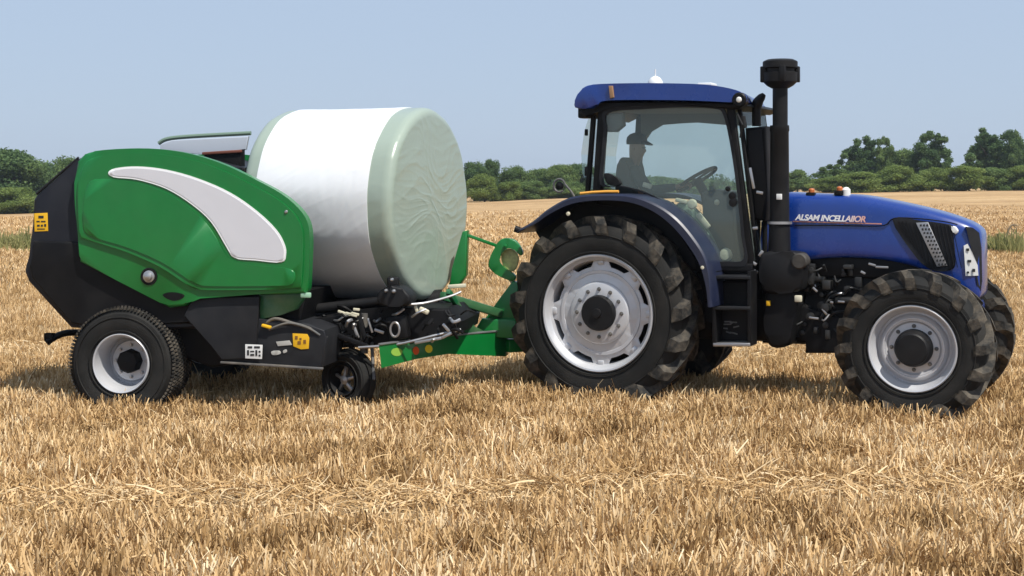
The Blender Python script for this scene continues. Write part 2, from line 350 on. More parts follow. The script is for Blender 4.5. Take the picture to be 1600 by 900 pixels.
# ------------------------------------------------------------------ foliage
def leaf_mat(name, c0, c1, c2):
    m = straw_mat(name, [(0, c0), (.5, c1), (1, c2)], .4); return m
L_DARK = leaf_mat('dark_foliage', (.05, .092, .042), (.09, .15, .06), (.17, .24, .09))
L_MID = leaf_mat('mid_foliage', (.07, .12, .045), (.13, .195, .07), (.22, .29, .10))
L_LIGHT = leaf_mat('light_foliage', (.095, .14, .042), (.17, .23, .065), (.25, .31, .10))
L_WEED = leaf_mat('weed_foliage', (.16, .18, .07), (.33, .31, .13), (.55, .46, .24))
BARK = mat('bark', (.09, .07, .05), .9, noise=.3)
def leaf_cards(centres, radii, n, size, seed):
    r = np.random.default_rng(seed); c = np.asarray(centres, float); rad = np.asarray(radii, float)
    p = rad ** 2; idx = r.choice(len(c), n, p=p / p.sum())
    v = r.normal(size=(n, 3)); v /= np.linalg.norm(v, axis=1, keepdims=True)
    rr = rad[idx] * (r.random(n) ** .35) * (1 + .12 * r.normal(size=n))
    pos = c[idx] + v * rr[:, None] * np.array([1, 1, .82])
    nrm = v + r.normal(0, .65, (n, 3)); nrm /= np.linalg.norm(nrm, axis=1, keepdims=True)
    a = np.cross(nrm, r.normal(size=(n, 3))); a /= np.linalg.norm(a, axis=1, keepdims=True); b = np.cross(nrm, a)
    s = size * r.uniform(.6, 1.4, n)[:, None]
    V = np.stack([pos - a * s, pos - b * s * .6, pos + a * s, pos + b * s * .6], 1).reshape(-1, 3)
    clump = r.random(len(c))[idx]; tone = np.repeat(np.clip(.15 + .5 * clump + .35 * r.random(n), 0, 1), 4)
    return V, tone
def cards_mesh(name, V, tone, mat_):
    n = len(V) // 4; me = bpy.data.meshes.new(name); me.vertices.add(len(V)); me.vertices.foreach_set('co', V.astype(np.float32).ravel())
    me.loops.add(4 * n); me.loops.foreach_set('vertex_index', np.arange(4 * n, dtype=np.int32)); me.polygons.add(n)
    me.polygons.foreach_set('loop_start', np.arange(0, 4 * n, 4, dtype=np.int32)); me.polygons.foreach_set('loop_total', np.full(n, 4, np.int32))
    me.update(calc_edges=True); me.materials.append(mat_)
    a = me.attributes.new('tone', 'FLOAT', 'POINT'); a.data.foreach_set('value', tone.astype(np.float32)); return me
def crown_blobs(style, seed):
    """unit tree: height 1, width about 1"""
    r = random.Random(seed); c = []; q = []
    if style == 'round':
        for _ in range(64):
            a = r.uniform(0, 6.28); z = r.uniform(.10, .90); w_ = .44 * math.sqrt(max(0, 1 - ((z - .48) / .50) ** 2)); rad = w_ * r.uniform(.3, 1)
            c.append((rad * math.cos(a), rad * math.sin(a), z)); q.append(r.uniform(.13, .20))
    elif style == 'open':
        for _ in range(26):
            a = r.uniform(0, 6.28); z = r.uniform(.12, .75); rad = r.uniform(.0, .24); c.append((rad * math.cos(a), rad * math.sin(a), z)); q.append(r.uniform(.10, .15))
        for _ in range(34):
            a = r.uniform(0, 6.28); z = r.uniform(.25, .96); w_ = .44 * (1 - ((z - .40) / .66) ** 2) * r.uniform(.45, 1.1); rad = max(.02, w_)
            c.append((rad * math.cos(a), rad * math.sin(a), z)); q.append(r.uniform(.05, .095))
    elif style == 'tall':
        for _ in range(60):
            a = r.uniform(0, 6.28); z = r.uniform(.12, .95); w_ = .46 * (1.08 - z) ** .6 * r.uniform(.75, 1.1); rad = w_ * r.uniform(.3, 1)
            c.append((rad * math.cos(a), rad * math.sin(a), z)); q.append(r.uniform(.10, .16))
    else:   # bush
        for _ in range(60):
            a = r.uniform(0, 6.28); z = r.uniform(.08, .84); w_ = .46 * math.sqrt(max(0, 1 - (z / .98) ** 2)) ; rad = w_ * r.uniform(.2, 1)
            c.append((rad * math.cos(a), rad * math.sin(a), z)); q.append(r.uniform(.12, .20))
    return c, q
CROWN = {}
def crown_mesh(style, tone, var):
    k = (style, tone, var)
    if k not in CROWN:
        c, q = crown_blobs(style, var * 13 + len(style)); m = {'dark': L_DARK, 'mid': L_MID, 'light': L_LIGHT}[tone]
        V, t = leaf_cards(c, q, 24000, .019, var + 50); CROWN[k] = cards_mesh('crown', V, t, m)
    return CROWN[k]
TRUNK = {}
def trunk_mesh(style):
    if style not in TRUNK:
        b = MB(); r = random.Random(len(style))
        b.tube([(0, 0, -.02), (.01, 0, .15), (-.01, .01, .4), (.01, 0, .72)], [.028, .022, .016, .005], 8)
        for i in range(9):
            a = r.uniform(0, 6.28); z = r.uniform(.18, .6); e = r.uniform(.15, .32)
            b.tube([(0, 0, z), (e * .5 * math.cos(a), e * .5 * math.sin(a), z + .09), (e * math.cos(a), e * math.sin(a), z + .22)], [.011, .007, .002], 5)
        o = b.build('trunk', BARK); TRUNK[style] = o.data; bpy.data.objects.remove(o)
    return TRUNK[style]
def tree(px, ytop, wpx, Y, style, tone, label, var=0, bush=False, group='trees of the far treeline', yb=None):
    X = (px - 800) * Y / F; zb = float(ground_z(X, Y)) - .1
    H = CH - (ytop - HY) * Y / F - zb; W = wpx * Y / F * (1.25 if not bush else 1.15); H *= 1.04
    n = 'bush' if bush else 'tree'
    t = empty(n, (X, Y, zb), random.uniform(0, 6.28)); t.scale = (W, W, H)
    tag(t, label, n, group)
    c = link(bpy.data.objects.new('crown', crown_mesh(style, tone, var))); c.parent = t
    k = link(bpy.data.objects.new('trunk', trunk_mesh(style))); k.parent = t
    return t
TG = 'trees of the far treeline'; BG_ = 'pale bushes at the foot of the treeline'
for a in [
    (12, 236, 108, 172, 'round', 'dark', 'broad dark tree at the extreme left edge of the photo, behind the field', 0),
    (62, 258, 62, 178, 'round', 'dark', 'dark round tree between the leftmost tree and the black rear of the baler', 1),
    (108, 249, 74, 184, 'round', 'mid', 'tree rising just behind the top corner of the black baler body', 2),
    (175, 262, 90, 184, 'round', 'dark', 'dark tree hidden behind the green baler panel', 3),
    (742, 256, 48, 180, 'round', 'dark', 'dark tree directly right of the wrapped bale', 1),
    (769, 252, 34, 176, 'tall', 'dark', 'narrow tall tree, second to the right of the wrapped bale', 0),
    (804, 262, 50, 178, 'round', 'mid', 'mid green tree half way between bale and tractor cab', 2),
    (842, 264, 44, 180, 'round', 'mid', 'rounded tree above the rear tip of the tractor fender', 3),
    (875, 259, 50, 176, 'round', 'mid', 'tree behind the small round mirror at the back of the cab', 0),
    (905, 258, 46, 180, 'round', 'dark', 'dark tree touching the rear edge of the tractor cab', 1),
    (960, 272, 70, 182, 'round', 'mid', 'low tree seen through the rear part of the cab door glass', 2),
    (1030, 276, 80, 180, 'round', 'dark', 'low tree seen through the middle of the cab glass behind the steering wheel', 3),
    (1100, 280, 70, 182, 'round', 'mid', 'low tree seen through the front part of the cab glass', 0),
    (1175, 284, 60, 182, 'round', 'mid', 'low tree behind the black exhaust stack', 1),
    (1246, 266, 42, 180, 'tall', 'mid', 'small pointed tree just right of the exhaust stack', 1),
    (1301, 256, 64, 176, 'open', 'mid', 'mid green tree over the middle of the blue bonnet', 2),
    (1349, 217, 66, 182, 'open', 'dark', 'tall dark tree, left one of the close pair above the bonnet', 0),
    (1383, 217, 40, 180, 'open', 'mid', 'slim tall tree, right one of the close pair above the bonnet', 3),
    (1412, 234, 58, 184, 'round', 'mid', 'medium tree in the dip between the two taller tree groups on the right', 3),
    (1457, 209, 66, 180, 'open', 'dark', 'tall tree with a ragged domed crown standing above the bonnet front', 4),
    (1550, 201, 84, 184, 'open', 'dark', 'tallest dark tree with gaps in its crown, near the right edge', 1),
    (1584, 209, 46, 180, 'tall', 'dark', 'upright dark tree at the far right edge of the photo', 2),
    (1640, 230, 80, 184, 'round', 'dark', 'dark tree beyond the right edge, right of the upright one', 0)]:
    tree(*a)
for a in [
    (20, 292, 80, 166, 'bush', 'light', 'light green bush at the left edge under the broad dark tree', 0),
    (78, 300, 60, 168, 'bush', 'mid', 'mid green bush beside the black rear of the baler', 1),
    (757, 272, 52, 168, 'bush', 'light', 'light green bush just right of the wrapped bale', 1),
    (794, 281, 40, 168, 'bush', 'light', 'pale bush, second to the right of the wrapped bale', 2),
    (828, 282, 50, 170, 'bush', 'mid', 'mid green bush above the fender tip', 3),
    (885, 284, 60, 170, 'bush', 'mid', 'low bush directly behind the fender and cab rear', 0),
    (1290, 276, 56, 168, 'bush', 'light', 'pale bush behind the two orange lamps on the bonnet', 2),
    (1338, 268, 84, 166, 'bush', 'light', 'widest pale green bush below the close pair of tall trees', 3),
    (1402, 258, 72, 167, 'bush', 'light', 'pale bush below the medium tree on the right', 0),
    (1456, 262, 54, 168, 'bush', 'light', 'pale round bush below the ragged domed tree', 1),
    (1508, 256, 78, 167, 'bush', 'light', 'pale bush in the open gap left of the tallest tree', 2),
    (1556, 261, 56, 168, 'bush', 'mid', 'mid green bush at the foot of the tallest tree', 3),
    (1600, 258, 60, 167, 'bush', 'light', 'pale bush cut by the right edge of the photo', 0)]:
    tree(*a, bush=True, group=BG_)
# continuous undergrowth of the hedge line
c = []; q = []
for i in range(420):
    X = rng.uniform(-105, 105); Y = 172 + rng.uniform(0, 12); c.append((X, Y, float(ground_z(X, Y)) + rng.uniform(.2, 1.7))); q.append(rng.uniform(.7, 1.3))
V, t_ = leaf_cards(c, q, 60000, .16, 99)
tag(link(bpy.data.objects.new('hedge_undergrowth', cards_mesh('hedge_undergrowth', V, t_, L_DARK))), 'dark undergrowth along the foot of the distant trees', 'undergrowth', kind='stuff')
# weeds along the boundary, dense at the left and the right edge of the view
n = 15000; x = np.concatenate([rng.uniform(-34, -15.2, n // 2), rng.uniform(16.6, 32, n // 2)]); y = 51 + rng.normal(0, 1.3, len(x)) + .8 * np.sin(x)
hgt = (.25 + .6 * vnoise(x, y, 1.3, 3)) ; tn = vnoise(x, y, 1.1, 9) * .55 + rng.random(len(x)) * .35
az = rng.uniform(0, 6.28, len(x)); le = np.abs(rng.normal(0, .35, len(x)))
d = np.stack([np.sin(le) * np.cos(az), np.sin(le) * np.sin(az), np.cos(le)], 1)
tag(ribbons('field_edge_weeds', np.stack([x, y, ground_z(x, y)], 1), d, hgt * rng.uniform(.5, 1.1, len(x)), rng.uniform(.03, .07, len(x)), tn, L_WEED, .3), 'green and straw-coloured weeds along the field boundary', 'weeds', kind='stuff')
def weed_clump(px, ypx, wpx, label, seed, mt):
    Y = 50.5; X = (px - 800) * Y / F; H = CH - (ypx - HY) * Y / F; r = random.Random(seed); W = wpx * Y / F
    c = [(r.uniform(-.5, .5) * W, r.uniform(-.4, .4), r.uniform(.1, .8) * H) for _ in range(22)]; q = [r.uniform(.10, .2) for _ in c]
    V, t = leaf_cards(c, q, 2600, .035, seed); o = link(bpy.data.objects.new('weed_bush', cards_mesh('weed_bush', V, t, mt))); o.location = (X, Y, float(ground_z(X, Y)))
    tag(o, label, 'bush', 'weedy bushes on the field boundary')
weed_clump(1563, 374, 28, 'low green weed bush left of the dry arching stalk', 3, L_MID)
weed_clump(1592, 376, 22, 'low green weed bush right of the dry arching stalk', 4, L_MID)
weed_clump(28, 372, 60, 'low pale weed bush at the left edge behind the baler', 5, L_WEED)
b = MB(); s_ = 50.2 / F
pp = [((x_ - 800) * s_, 50.2, CH - (y_ - HY) * s_) for x_, y_ in [(1574, 394), (1573, 378), (1574, 365), (1578, 355), (1584, 351), (1590, 353)]]
b.tube(catmull(pp, 4, False), [.05 - .0015 * i for i in range(21)], 6)
for i in (6, 9, 12, 15): 
    p = catmull(pp, 4, False)[i]; b.tube([p, (p[0] + .12, p[1], p[2] - .1), (p[0] + .16, p[1] + .05, p[2] - .3)], [.02, .015, .006], 5)
tag(b.build('dry_stalk', mat('dry_stalk', (.20, .15, .09), .9, noise=.2)), 'dry arching brown stalk between two weed bushes at the right', 'dead plant')

# ------------------------------------------------------------------ wheels
def tyre_mesh(Rr, rim, wd, lugs=0, zc=None, fine=False, lugh=.05, n=72):
    """axis y, outer face at y=0, inner at y=wd; flattened where it meets the ground"""
    b = MB(); Rb = Rr - (lugh * 1.15 if lugs else .004); sw = Rb - rim
    pr = [(.045, rim - .012), (.02, rim + .012), (.004, rim + sw * .25), (-.002 + 0, rim + sw * .5), (.012, rim + sw * .74), (.05, Rb - .028), (.095, Rb - .006), (wd * .3, Rb), (wd * .5, Rb + .002)]
    full = pr + [(wd - y, r) for y, r in pr[::-1][1:]]
    full = full + [(wd - .07, rim - .03), (.07, rim - .03)]
    b.lathe(full, n, 0, closed=True)
    # moulded rings on the sidewall
    for rr in (rim + .03, rim + sw * .62): b.lathe([(.004, rr - .006), (-.006, rr - .003), (-.006, rr + .003), (.004, rr + .006)], n, 0)
    def P(y, r, a): return (r * math.cos(a), y, r * math.sin(a))
    if lugs:
        for side in (0, 1):
            for i in range(lugs):
                a0 = 2 * math.pi * (i + .5 * side) / lugs; st = []
                for t, yy, r0, r1, wa in ((0, -.012, Rb - .12, Rb - .07, .78), (.04, -.012, Rb - .10, Rb - .008, .76), (.14, .03, Rb - .05, Rr - .004, .70), (.5, .15, Rb - .02, Rr, .56), (1, wd * .55, Rb - .02, Rr - .002, .48)):
                    ang = a0 + t ** .85 * (1.15 * 2 * math.pi / lugs) ; h = wa * .46 * math.pi / lugs * .92
                    y = yy if not side else wd - yy
                    st.append([P(y, r0, ang - h * 1.25), P(y, r1, ang - h), P(y, r1, ang + h), P(y, r0, ang + h * 1.25)])
                vs_ = [p for q_ in st for p in q_]; fs = [(0, 1, 2, 3), tuple(4 * (len(st) - 1) + k for k in (3, 2, 1, 0))]
                for j in range(len(st) - 1):
                    for k in range(4): k2 = (k + 1) % 4; fs.append((4 * j + k, 4 * j + k2, 4 * j + 4 + k2, 4 * j + 4 + k))
                b.add(vs_, fs, 1)
    if fine:      # blocks of an implement tyre
        rows = 9; m = 92
        for rI in range(rows):
            yc = .035 + (wd - .07) * rI / (rows - 1)
            for i in range(m):
                a0 = 2 * math.pi * (i + .5 * (rI % 2)) / m; h = math.pi / m * .62; rb = Rb - (.014 if rI in (0, rows - 1) else .002)
                y0, y1 = yc - .019, yc + .019; r0, r1 = rb - .012, rb + .008
                vs_ = [P(y0, r0, a0 - h), P(y1, r0, a0 - h * .6), P(y1, r0, a0 + h), P(y0, r0, a0 + h * .6), P(y0, r1, a0 - h), P(y1, r1, a0 - h * .6), P(y1, r1, a0 + h), P(y0, r1, a0 + h * .6)]
                b.add(vs_, [(4, 5, 6, 7), (0, 1, 5, 4), (1, 2, 6, 5), (2, 3, 7, 6), (3, 0, 4, 7)], 1)
    if zc: b.v = [(v[0], v[1] - (.04 * max(0, 1 - (v[2] + zc) / .2) if v[2] + zc < .2 and v[1] < wd * .3 else 0), max(v[2], -zc + .004)) for v in b.v]
    return b
def scallop_disc(b, y, r_in, r_out, lobes, depth, mi=0, n=160, dish=.03, th=.012):
    vs_ = []; fs = []; rr = [0, .35, .6, .8, 1]
    for lay in (0, 1):
        for q_ in rr:
            for k in range(n):
                a = 2 * math.pi * k / n; c = math.cos(lobes * a); ro = r_out - depth * (1 if c < -.15 else 0 if c > .25 else (.25 - c) / .4)
                r = r_in + (ro - r_in) * q_; yy = y - dish * (1 - q_) + lay * th
                vs_.append((r * math.cos(a), yy, r * math.sin(a)))
    m = len(rr)
    for lay in (0, 1):
        for j in range(m - 1):
            for k in range(n): k2 = (k + 1) % n; o = lay * m * n; fs.append((o + j * n + k, o + j * n + k2, o + (j + 1) * n + k2, o + (j + 1) * n + k))
    for k in range(n): k2 = (k + 1) % n; j = m - 1; fs.append((j * n + k, j * n + k2, m * n + j * n + k2, m * n + j * n + k))
    b.add(vs_, fs, mi)
def bolts(b, y, r, n, s=.016, L=.03, mi=0, ph=0):
    for k in range(n):
        a = 2 * math.pi * k / n + ph; b.lathe([(y + .005, s * 1.5), (y - .004, s * 1.5), (y - .004, s), (y - L, s), (y - L, .0005)], 8, mi, c=(r * math.cos(a), 0, r * math.sin(a)))
def rear_rim():
    b = MB(); r = .60
    b.lathe([(.055, r - .006), (.012, r + .004), (.002, r - .006), (.006, r - .022), (.05, r - .035), (.075, r - .058), (.17, r - .075), (.36, r - .075), (.50, r - .03), (.52, r)], 96)
    scallop_disc(b, .125, .30, .535, 8, .058)
    b.lathe([(.095, .325), (.078, .315), (.070, .30), (.074, .17), (.045, .165), (.04, .12)], 64)
    b.lathe([(.118, .44), (.104, .435), (.104, .405), (.114, .40)], 64)
    for k in range(8):
        a = 2 * math.pi * k / 8; M = Matrix.Rotation(-a, 4, 'Y'); b.box((.49, .105, -.035), (.54, .16, .035), .012, 0, M)
    return b
def front_rim():
    b = MB(); r = .405
    b.lathe([(.05, r - .004), (.01, r + .004), (.0, r - .006), (.005, r - .018), (.05, r - .03), (.075, r - .052), (.15, r - .065), (.30, r - .065), (.40, r - .02), (.42, r)], 96)
    b.lathe([(.155, r - .063), (.15, r - .085), (.115, r - .10), (.10, .285), (.10, .255), (.125, .235), (.118, .12)], 64)
    b.lathe([(.112, .288), (.085, .283), (.085, .272), (.11, .268)], 64)
    return b
def wheel(parent, loc, rz, kind, name='wheel'):
    e = empty(name, loc, rz, parent); zc = loc[2]
    if kind == 'rear':
        tyre_mesh(1.0, .60, .56, 17, zc, lugh=.065).build('tyre', [RUBBER, LUG], e, ang=28)
        r = rear_rim(); r.build('rim', SILVER, e)
        b = MB(); b.lathe([(.08, .185), (.03, .18), (.012, .17), (.008, .05), (-.012, .045), (-.014, .001)], 48); b.build('hub', EXH, e)
        b = MB(); b.lathe([(.30, .515), (.28, .50), (.28, .001)], 48); b.build('dark_slot_disc', BLACK, e)  # black disc added behind the rim so its slots read as dark
        b = MB(); bolts(b, .07, .245, 12, .014, .026); b.build_each('bolt', GREYM, e)
    elif kind == 'front':
        tyre_mesh(.73, .405, .44, 16, zc, lugh=.052).build('tyre', [RUBBER, LUG], e, ang=28)
        front_rim().build('rim', SILVER, e)
        b = MB(); b.lathe([(.12, .178), (.05, .172), (.03, .16), (-.03, .15), (-.045, .135), (-.05, .001)], 40); b.build('hub', EXH, e)
        b = MB(); bolts(b, .118, .205, 8, .013, .024); b.build_each('bolt', GREYM, e)
    elif kind == 'baler':
        tyre_mesh(.555, .29, .50, 0, zc, fine=True).build('tyre', [RUBBER, LUG], e, ang=28)
        b = MB(); r = .29
        b.lathe([(.04, r - .004), (.01, r + .003), (.0, r - .006), (.006, r - .018), (.05, r - .03), (.10, r - .045), (.30, r - .05), (.45, r)], 72)
        b.lathe([(.30, r - .047), (.29, .215), (.26, .195), (.26, .10)], 48)
        b.build('rim', SILVER, e)
        b = MB(); b.lathe([(.265, .12), (.17, .115), (.15, .10), (.14, .001)], 8); b.build('hub', BLACK, e)
        b = MB(); bolts(b, .26, .158, 8, .014, .03); b.build_each('bolt', STEEL, e)
    else:
        tyre_mesh(.31, .165, .22, 0, zc).build('tyre', [RUBBER, LUG], e, ang=28)
        b = MB(); r = .165
        b.lathe([(.03, r - .002), (.004, r), (.0, r - .012), (.05, r - .03), (.13, r - .035)], 48); b.build('rim', BLACK, e)
        b = MB()
        for k in range(5):
            a = 2 * math.pi * k / 5 + .3; b.beam((.03 * math.cos(a), .05, .03 * math.sin(a)), ((r - .03) * math.cos(a), .07, (r - .03) * math.sin(a)), .03, .03, .005)
        b.lathe([(.09, .05), (.03, .045), (.02, .001)], 16); b.build('hub', STEEL, e)
    return e

def local_frame(P0, psi):
    fx, fy = math.cos(psi), -math.sin(psi); ax, ay = math.sin(psi), math.cos(psi)
    def T(px, py, d):
        k = (px - 800) / F; s = -((P0[0] + d * ax) - k * (P0[1] + d * ay)) / (fx - k * fy)
        Y = P0[1] + s * fy + d * ay
        return (s, d, CH - (py - HY) * Y / F)
    def O(pts, d):                      # outline of a side panel standing at depth d
        return [(T(x, y, d)[0], T(x, y, d)[2]) for x, y in pts]
    return T, O

# ================================================================== TRACTOR
PT, PSI_T = (.863, 14.70), R(24.8)
T, O = local_frame(PT, PSI_T)
TR = empty('tractor', (PT[0], PT[1], 0), -PSI_T)
tag(TR, 'blue four-wheel-drive tractor with black exhaust stack standing in the stubble', 'tractor')
WB = T(1425, 545, 0)[0]; DW = 2.10
wheel(TR, (0, 0, .915), 0, 'rear'); wheel(TR, (0, DW, .915), math.pi, 'rear')
wheel(TR, (WB, .0, .70), R(1), 'front'); wheel(TR, (WB, DW - .10, .70), math.pi + R(1), 'front')
DC = DW / 2
# axles, chassis, gearbox
b = MB(); b.lathe([(.10, .12), (.55, .16), (.6, .24), (DW - .6, .24), (DW - .55, .16), (DW - .1, .12)], 24, c=(0, 0, .915))
b.box((-.45, DC - .33, .62), (1.0, DC + .33, 1.30), .06); b.box((.9, DC - .28, .62), (WB - .2, DC + .28, 1.12), .05)
b.box((-.7, DC - .25, .75), (-.4, DC + .25, 1.2), .04); b.build('rear_axle_housing', BLACK, TR)
b = MB(); b.lathe([(.14, .10), (.5, .09), (.62, .13), (DC, .17), (DW - .72, .13), (DW - .6, .09), (DW - .24, .10)], 24, c=(WB, 0, .70))
b.box((WB - .45, DC - .22, .75), (WB + .45, DC + .22, 1.0), .04); b.beam((WB - .2, .45, .66), (WB - .2, DW - .55, .66), .05, .05); b.box((WB - .12, .34, .55), (WB + .12, .52, .86), .04)
b.build('front_axle', BLACK, TR)
# hitch arms and drawbar at the back
b = MB()
for dd in (DC - .35, DC + .35):
    b.beam((-.3, dd, .8), (-1.15, dd, .55), .06, .10); b.beam((-.5, dd, 1.35), (-.85, dd, .62), .04, .05)
b.beam((-.4, DC, .5), (-1.25, DC, .48), .14, .06); b.beam((-.4, DC, 1.25), (-1.0, DC, 1.15), .06, .06); b.build('rear_hitch', BLACK, TR)
# hood: lofted shell
DH0, DH1 = DC - .37, DC + .37
top = [(1228, 300), (1262, 302), (1300, 303), (1340, 305), (1390, 314), (1440, 325), (1480, 336), (1510, 347), (1526, 357), (1531, 366)]
bot = [(1228, 408), (1262, 407), (1300, 404), (1340, 404), (1390, 409), (1440, 422), (1480, 448), (1505, 462), (1522, 468), (1530, 462)]
stt = []
for (tx, ty), (bx_, by) in zip(top, bot):
    a = T(tx, ty, DH0); c = T(bx_, by, DH0); stt.append((a[0], a[2], c[2]))
half = [.37, .37, .37, .37, .365, .355, .345, .325, .29, .24]
b = MB(); vs_ = []; fs = []; NS = 28
S = catmull([(s[0], s[1], s[2], h) for s, h in zip(stt, half)], 5, False)
for (s, zt, zb, hw) in S:
    for k in range(NS):
        a = 2 * math.pi * k / NS + math.pi / NS; cx, cz = math.cos(a), math.sin(a)
        pw = .40 if cz > 0 else .16
        yy = math.copysign(abs(cx) ** (pw * .8), cx); zz = math.copysign(abs(cz) ** pw, cz)
        vs_.append((s, DC + hw * yy * (1 - .06 * max(0, zz)), (zt + zb) / 2 + (zt - zb) / 2 * zz))
m = len(S)
for i in range(m - 1):
    for k in range(NS): k2 = (k + 1) % NS; fs.append((i * NS + k, i * NS + k2, (i + 1) * NS + k2, (i + 1) * NS + k))
fs += [tuple(range(NS)), tuple(range((m - 1) * NS, m * NS))[::-1]]
b.add(vs_, fs); hood = b.build('bonnet', BLUE, TR, ang=50)
# side grille panel, nose grille, headlight, stickers
for sgn, dd in ((1, DH0), (-1, None)):
    def mir(o):      # mirror a mesh across the centre plane
        me = o.data
        for v in me.vertices: v.co.y = 2 * DC - v.co.y
        me.flip_normals()
    d0 = DH0
    parts = []
    b = MB(); b.slab(O(catmull([(1394, 342), (1440, 345), (1478, 350), (1487, 356), (1492, 400), (1490, 419), (1470, 424), (1448, 418), (1424, 392)], 3), d0), d0 - .004, d0 + .04, .01); parts.append(b.build('side_grille', PLATE, hood))
    b = MB()
    for i in range(15):
        px = 1404 + i * 6; b.beam(T(px, 345 + (i * .5), d0 - .008), T(px + 14, 418 if i > 5 else 372 + i * 8, d0 - .008), .006, .007, .001)
    parts.append(b.build('grille_mesh', BLACK, hood))
    b = MB(); b.slab(O([(1431, 348), (1450, 347), (1480, 415), (1464, 417)], d0 - .012), d0 - .014, d0 - .002, .004); parts.append(b.build('grille_strip', STEEL, hood))
    b = MB(); r = random.Random(5)
    for i in range(11):
        px = 1436 + i * 2.85; py = 351 + i * 6.1
        for q_ in range(3): b.slab(O([(px + 1 + q_ * 5, py), (px + 4 + q_ * 5, py - 1), (px + 4.5 + q_ * 5, py + r.uniform(1.5, 3.5)), (px + 1.5 + q_ * 5, py + 3)], d0 - .014), d0 - .018, d0 - .013, 0)
    parts.append(b.build('grille_strip_lettering', INK, hood))
    b = MB(); b.slab(O(catmull([(1486, 354), (1492, 354), (1497, 361), (1493, 366), (1488, 361)], 3), d0), d0 - .012, d0 + .05, .008); parts.append(b.build('headlight', WHITE, hood))
    if sgn < 0:
        for o in parts: mir(o)
# writing along the hood
fc = bpy.data.curves.new('bonnet_lettering', 'FONT'); fc.body = 'ALSAM INCELLAIIOR'; fc.size = .082; fc.extrude = .002; fc.space_character = .92; fc.shear = .25; fc.offset = .0025
lm = bpy.data.materials.new('white_to_red_print'); lm.use_nodes = True; t = lm.node_tree; tc = t.nodes.new('ShaderNodeTexCoord'); sp = t.nodes.new('ShaderNodeSeparateXYZ'); mr = t.nodes.new('ShaderNodeMapRange'); cr = t.nodes.new('ShaderNodeValToRGB')
t.links.new(tc.outputs['Object'], sp.inputs[0]); t.links.new(sp.outputs[0], mr.inputs[0]); mr.inputs[2].default_value = 1.0; t.links.new(mr.outputs[0], cr.inputs[0])
e = cr.color_ramp.elements; e[0].position = .45; e[0].color = (.82, .82, .82, 1); e[1].position = .75; e[1].color = (.75, .32, .22, 1); t.links.new(cr.outputs[0], t.nodes['Principled BSDF'].inputs['Base Color'])
fc.materials.append(lm); fo = link(bpy.data.objects.new('bonnet_lettering', fc)); fo.parent = hood
p = T(1243, 343, DH0); q_ = T(1376, 347, DH0); fo.location = (p[0], DH0 - .012, p[2] - .004); fo.rotation_euler = (R(90), -math.atan2(q_[2] - p[2], q_[0] - p[0]), 0)
bpy.context.view_layer.update(); fm_ = bpy.data.meshes.new_from_object(fo); fn_ = link(bpy.data.objects.new('lettering', fm_)); fn_.parent = hood
fn_.location = fo.location; fn_.rotation_euler = fo.rotation_euler; bpy.data.objects.remove(fo)
b = MB(); b.tube([Vector(T(x_, y_, DH0)) + Vector((0, .001, 0)) for x_, y_ in catmull([(1242, 352), (1300, 352), (1350, 353), (1382, 352), (1398, 341), (1440, 342), (1480, 347), (1496, 351)], 4, False)], .006, 6); b.build('bonnet_gap', BLACK, hood)
b = MB(); b.beam(Vector(T(1239, 346, DH0)) + Vector((0, -.006, 0)), Vector(T(1378, 350, DH0)) + Vector((0, -.006, 0)), .006, .012, .002); b.build('bonnet_trim_line', mat('red_line', (.45, .2, .15), .5), hood)
# nose: black wrap-round grille and white sticker on the tapered front
def nose_y(s):
    for (a, b_) in zip(S, S[1:]):
        if a[0] <= s <= b_[0]: u = (s - a[0]) / (b_[0] - a[0]); return DC - (a[3] + (b_[3] - a[3]) * u)
    return DC - S[-1][3]
def on_nose(name, pts, m, off=.008, par=None):
    b = MB(); P_ = [T(x_, y_, DH0 + .03) for x_, y_ in pts]; n = len(P_)
    a = [(p[0], nose_y(p[0]) - off, p[2]) for p in P_]; c = [(p[0] - .01, nose_y(p[0]) + .05, p[2]) for p in P_]
    b.add(a + c, [tuple(range(n)), tuple(range(n, 2 * n))[::-1]] + [(i, (i + 1) % n, n + (i + 1) % n, n + i) for i in range(n)])
    return b.build(name, m, par or hood)
on_nose('nose_grille', [(1509, 354), (1520, 356), (1529, 364), (1532, 390), (1533, 440), (1531, 455), (1526, 445), (1520, 400), (1513, 372)], PLATE, .012)
st_ = on_nose('white_sticker', [(1506, 384), (1512, 381), (1519, 395), (1527, 415), (1528, 431), (1509, 431)], WHITE, .018)
b = MB()
for (x_, y_, w_, h_) in ((1510, 388, 4, 4), (1512, 406, 5, 4), (1519, 420, 4, 5), (1511, 424, 3, 3)):
    p = T(x_, y_, DH0 + .03); b.box((p[0], nose_y(p[0]) - .024, p[2] - h_ / 160), (p[0] + w_ / 150, nose_y(p[0]) - .016, p[2]), 0)
b.build('sticker_print', INK, hood)
b = MB(); b.box((S[-1][0] - .3, DC - .24, .78), (S[-1][0] - .02, DC + .24, 1.10), .05); b.build('front_weight_block', BLUE, TR)
# small orange lamps and fitting on top of the hood
for px, py in ((1268, 299), (1312, 296)):
    p = T(px, py, DH0 + .12); b = MB(); b.lathe([(-.03, .032), (.015, .032), (.03, .02), (.033, .001)], 14, axis='z', c=p); b.box((p[0] - .05, p[1] - .04, p[2] - .06), (p[0] + .04, p[1] + .04, p[2] - .01), .01, 1); b.build('orange_lamp', [ORANGE, BLACK], TR)
p = T(1322, 298, DH0 + .14); b = MB(); b.lathe([(-.06, .045), (.01, .045), (.035, .02), (.037, .001)], 14, axis='z', c=p); b.build('filler_cap', WHITE, TR)
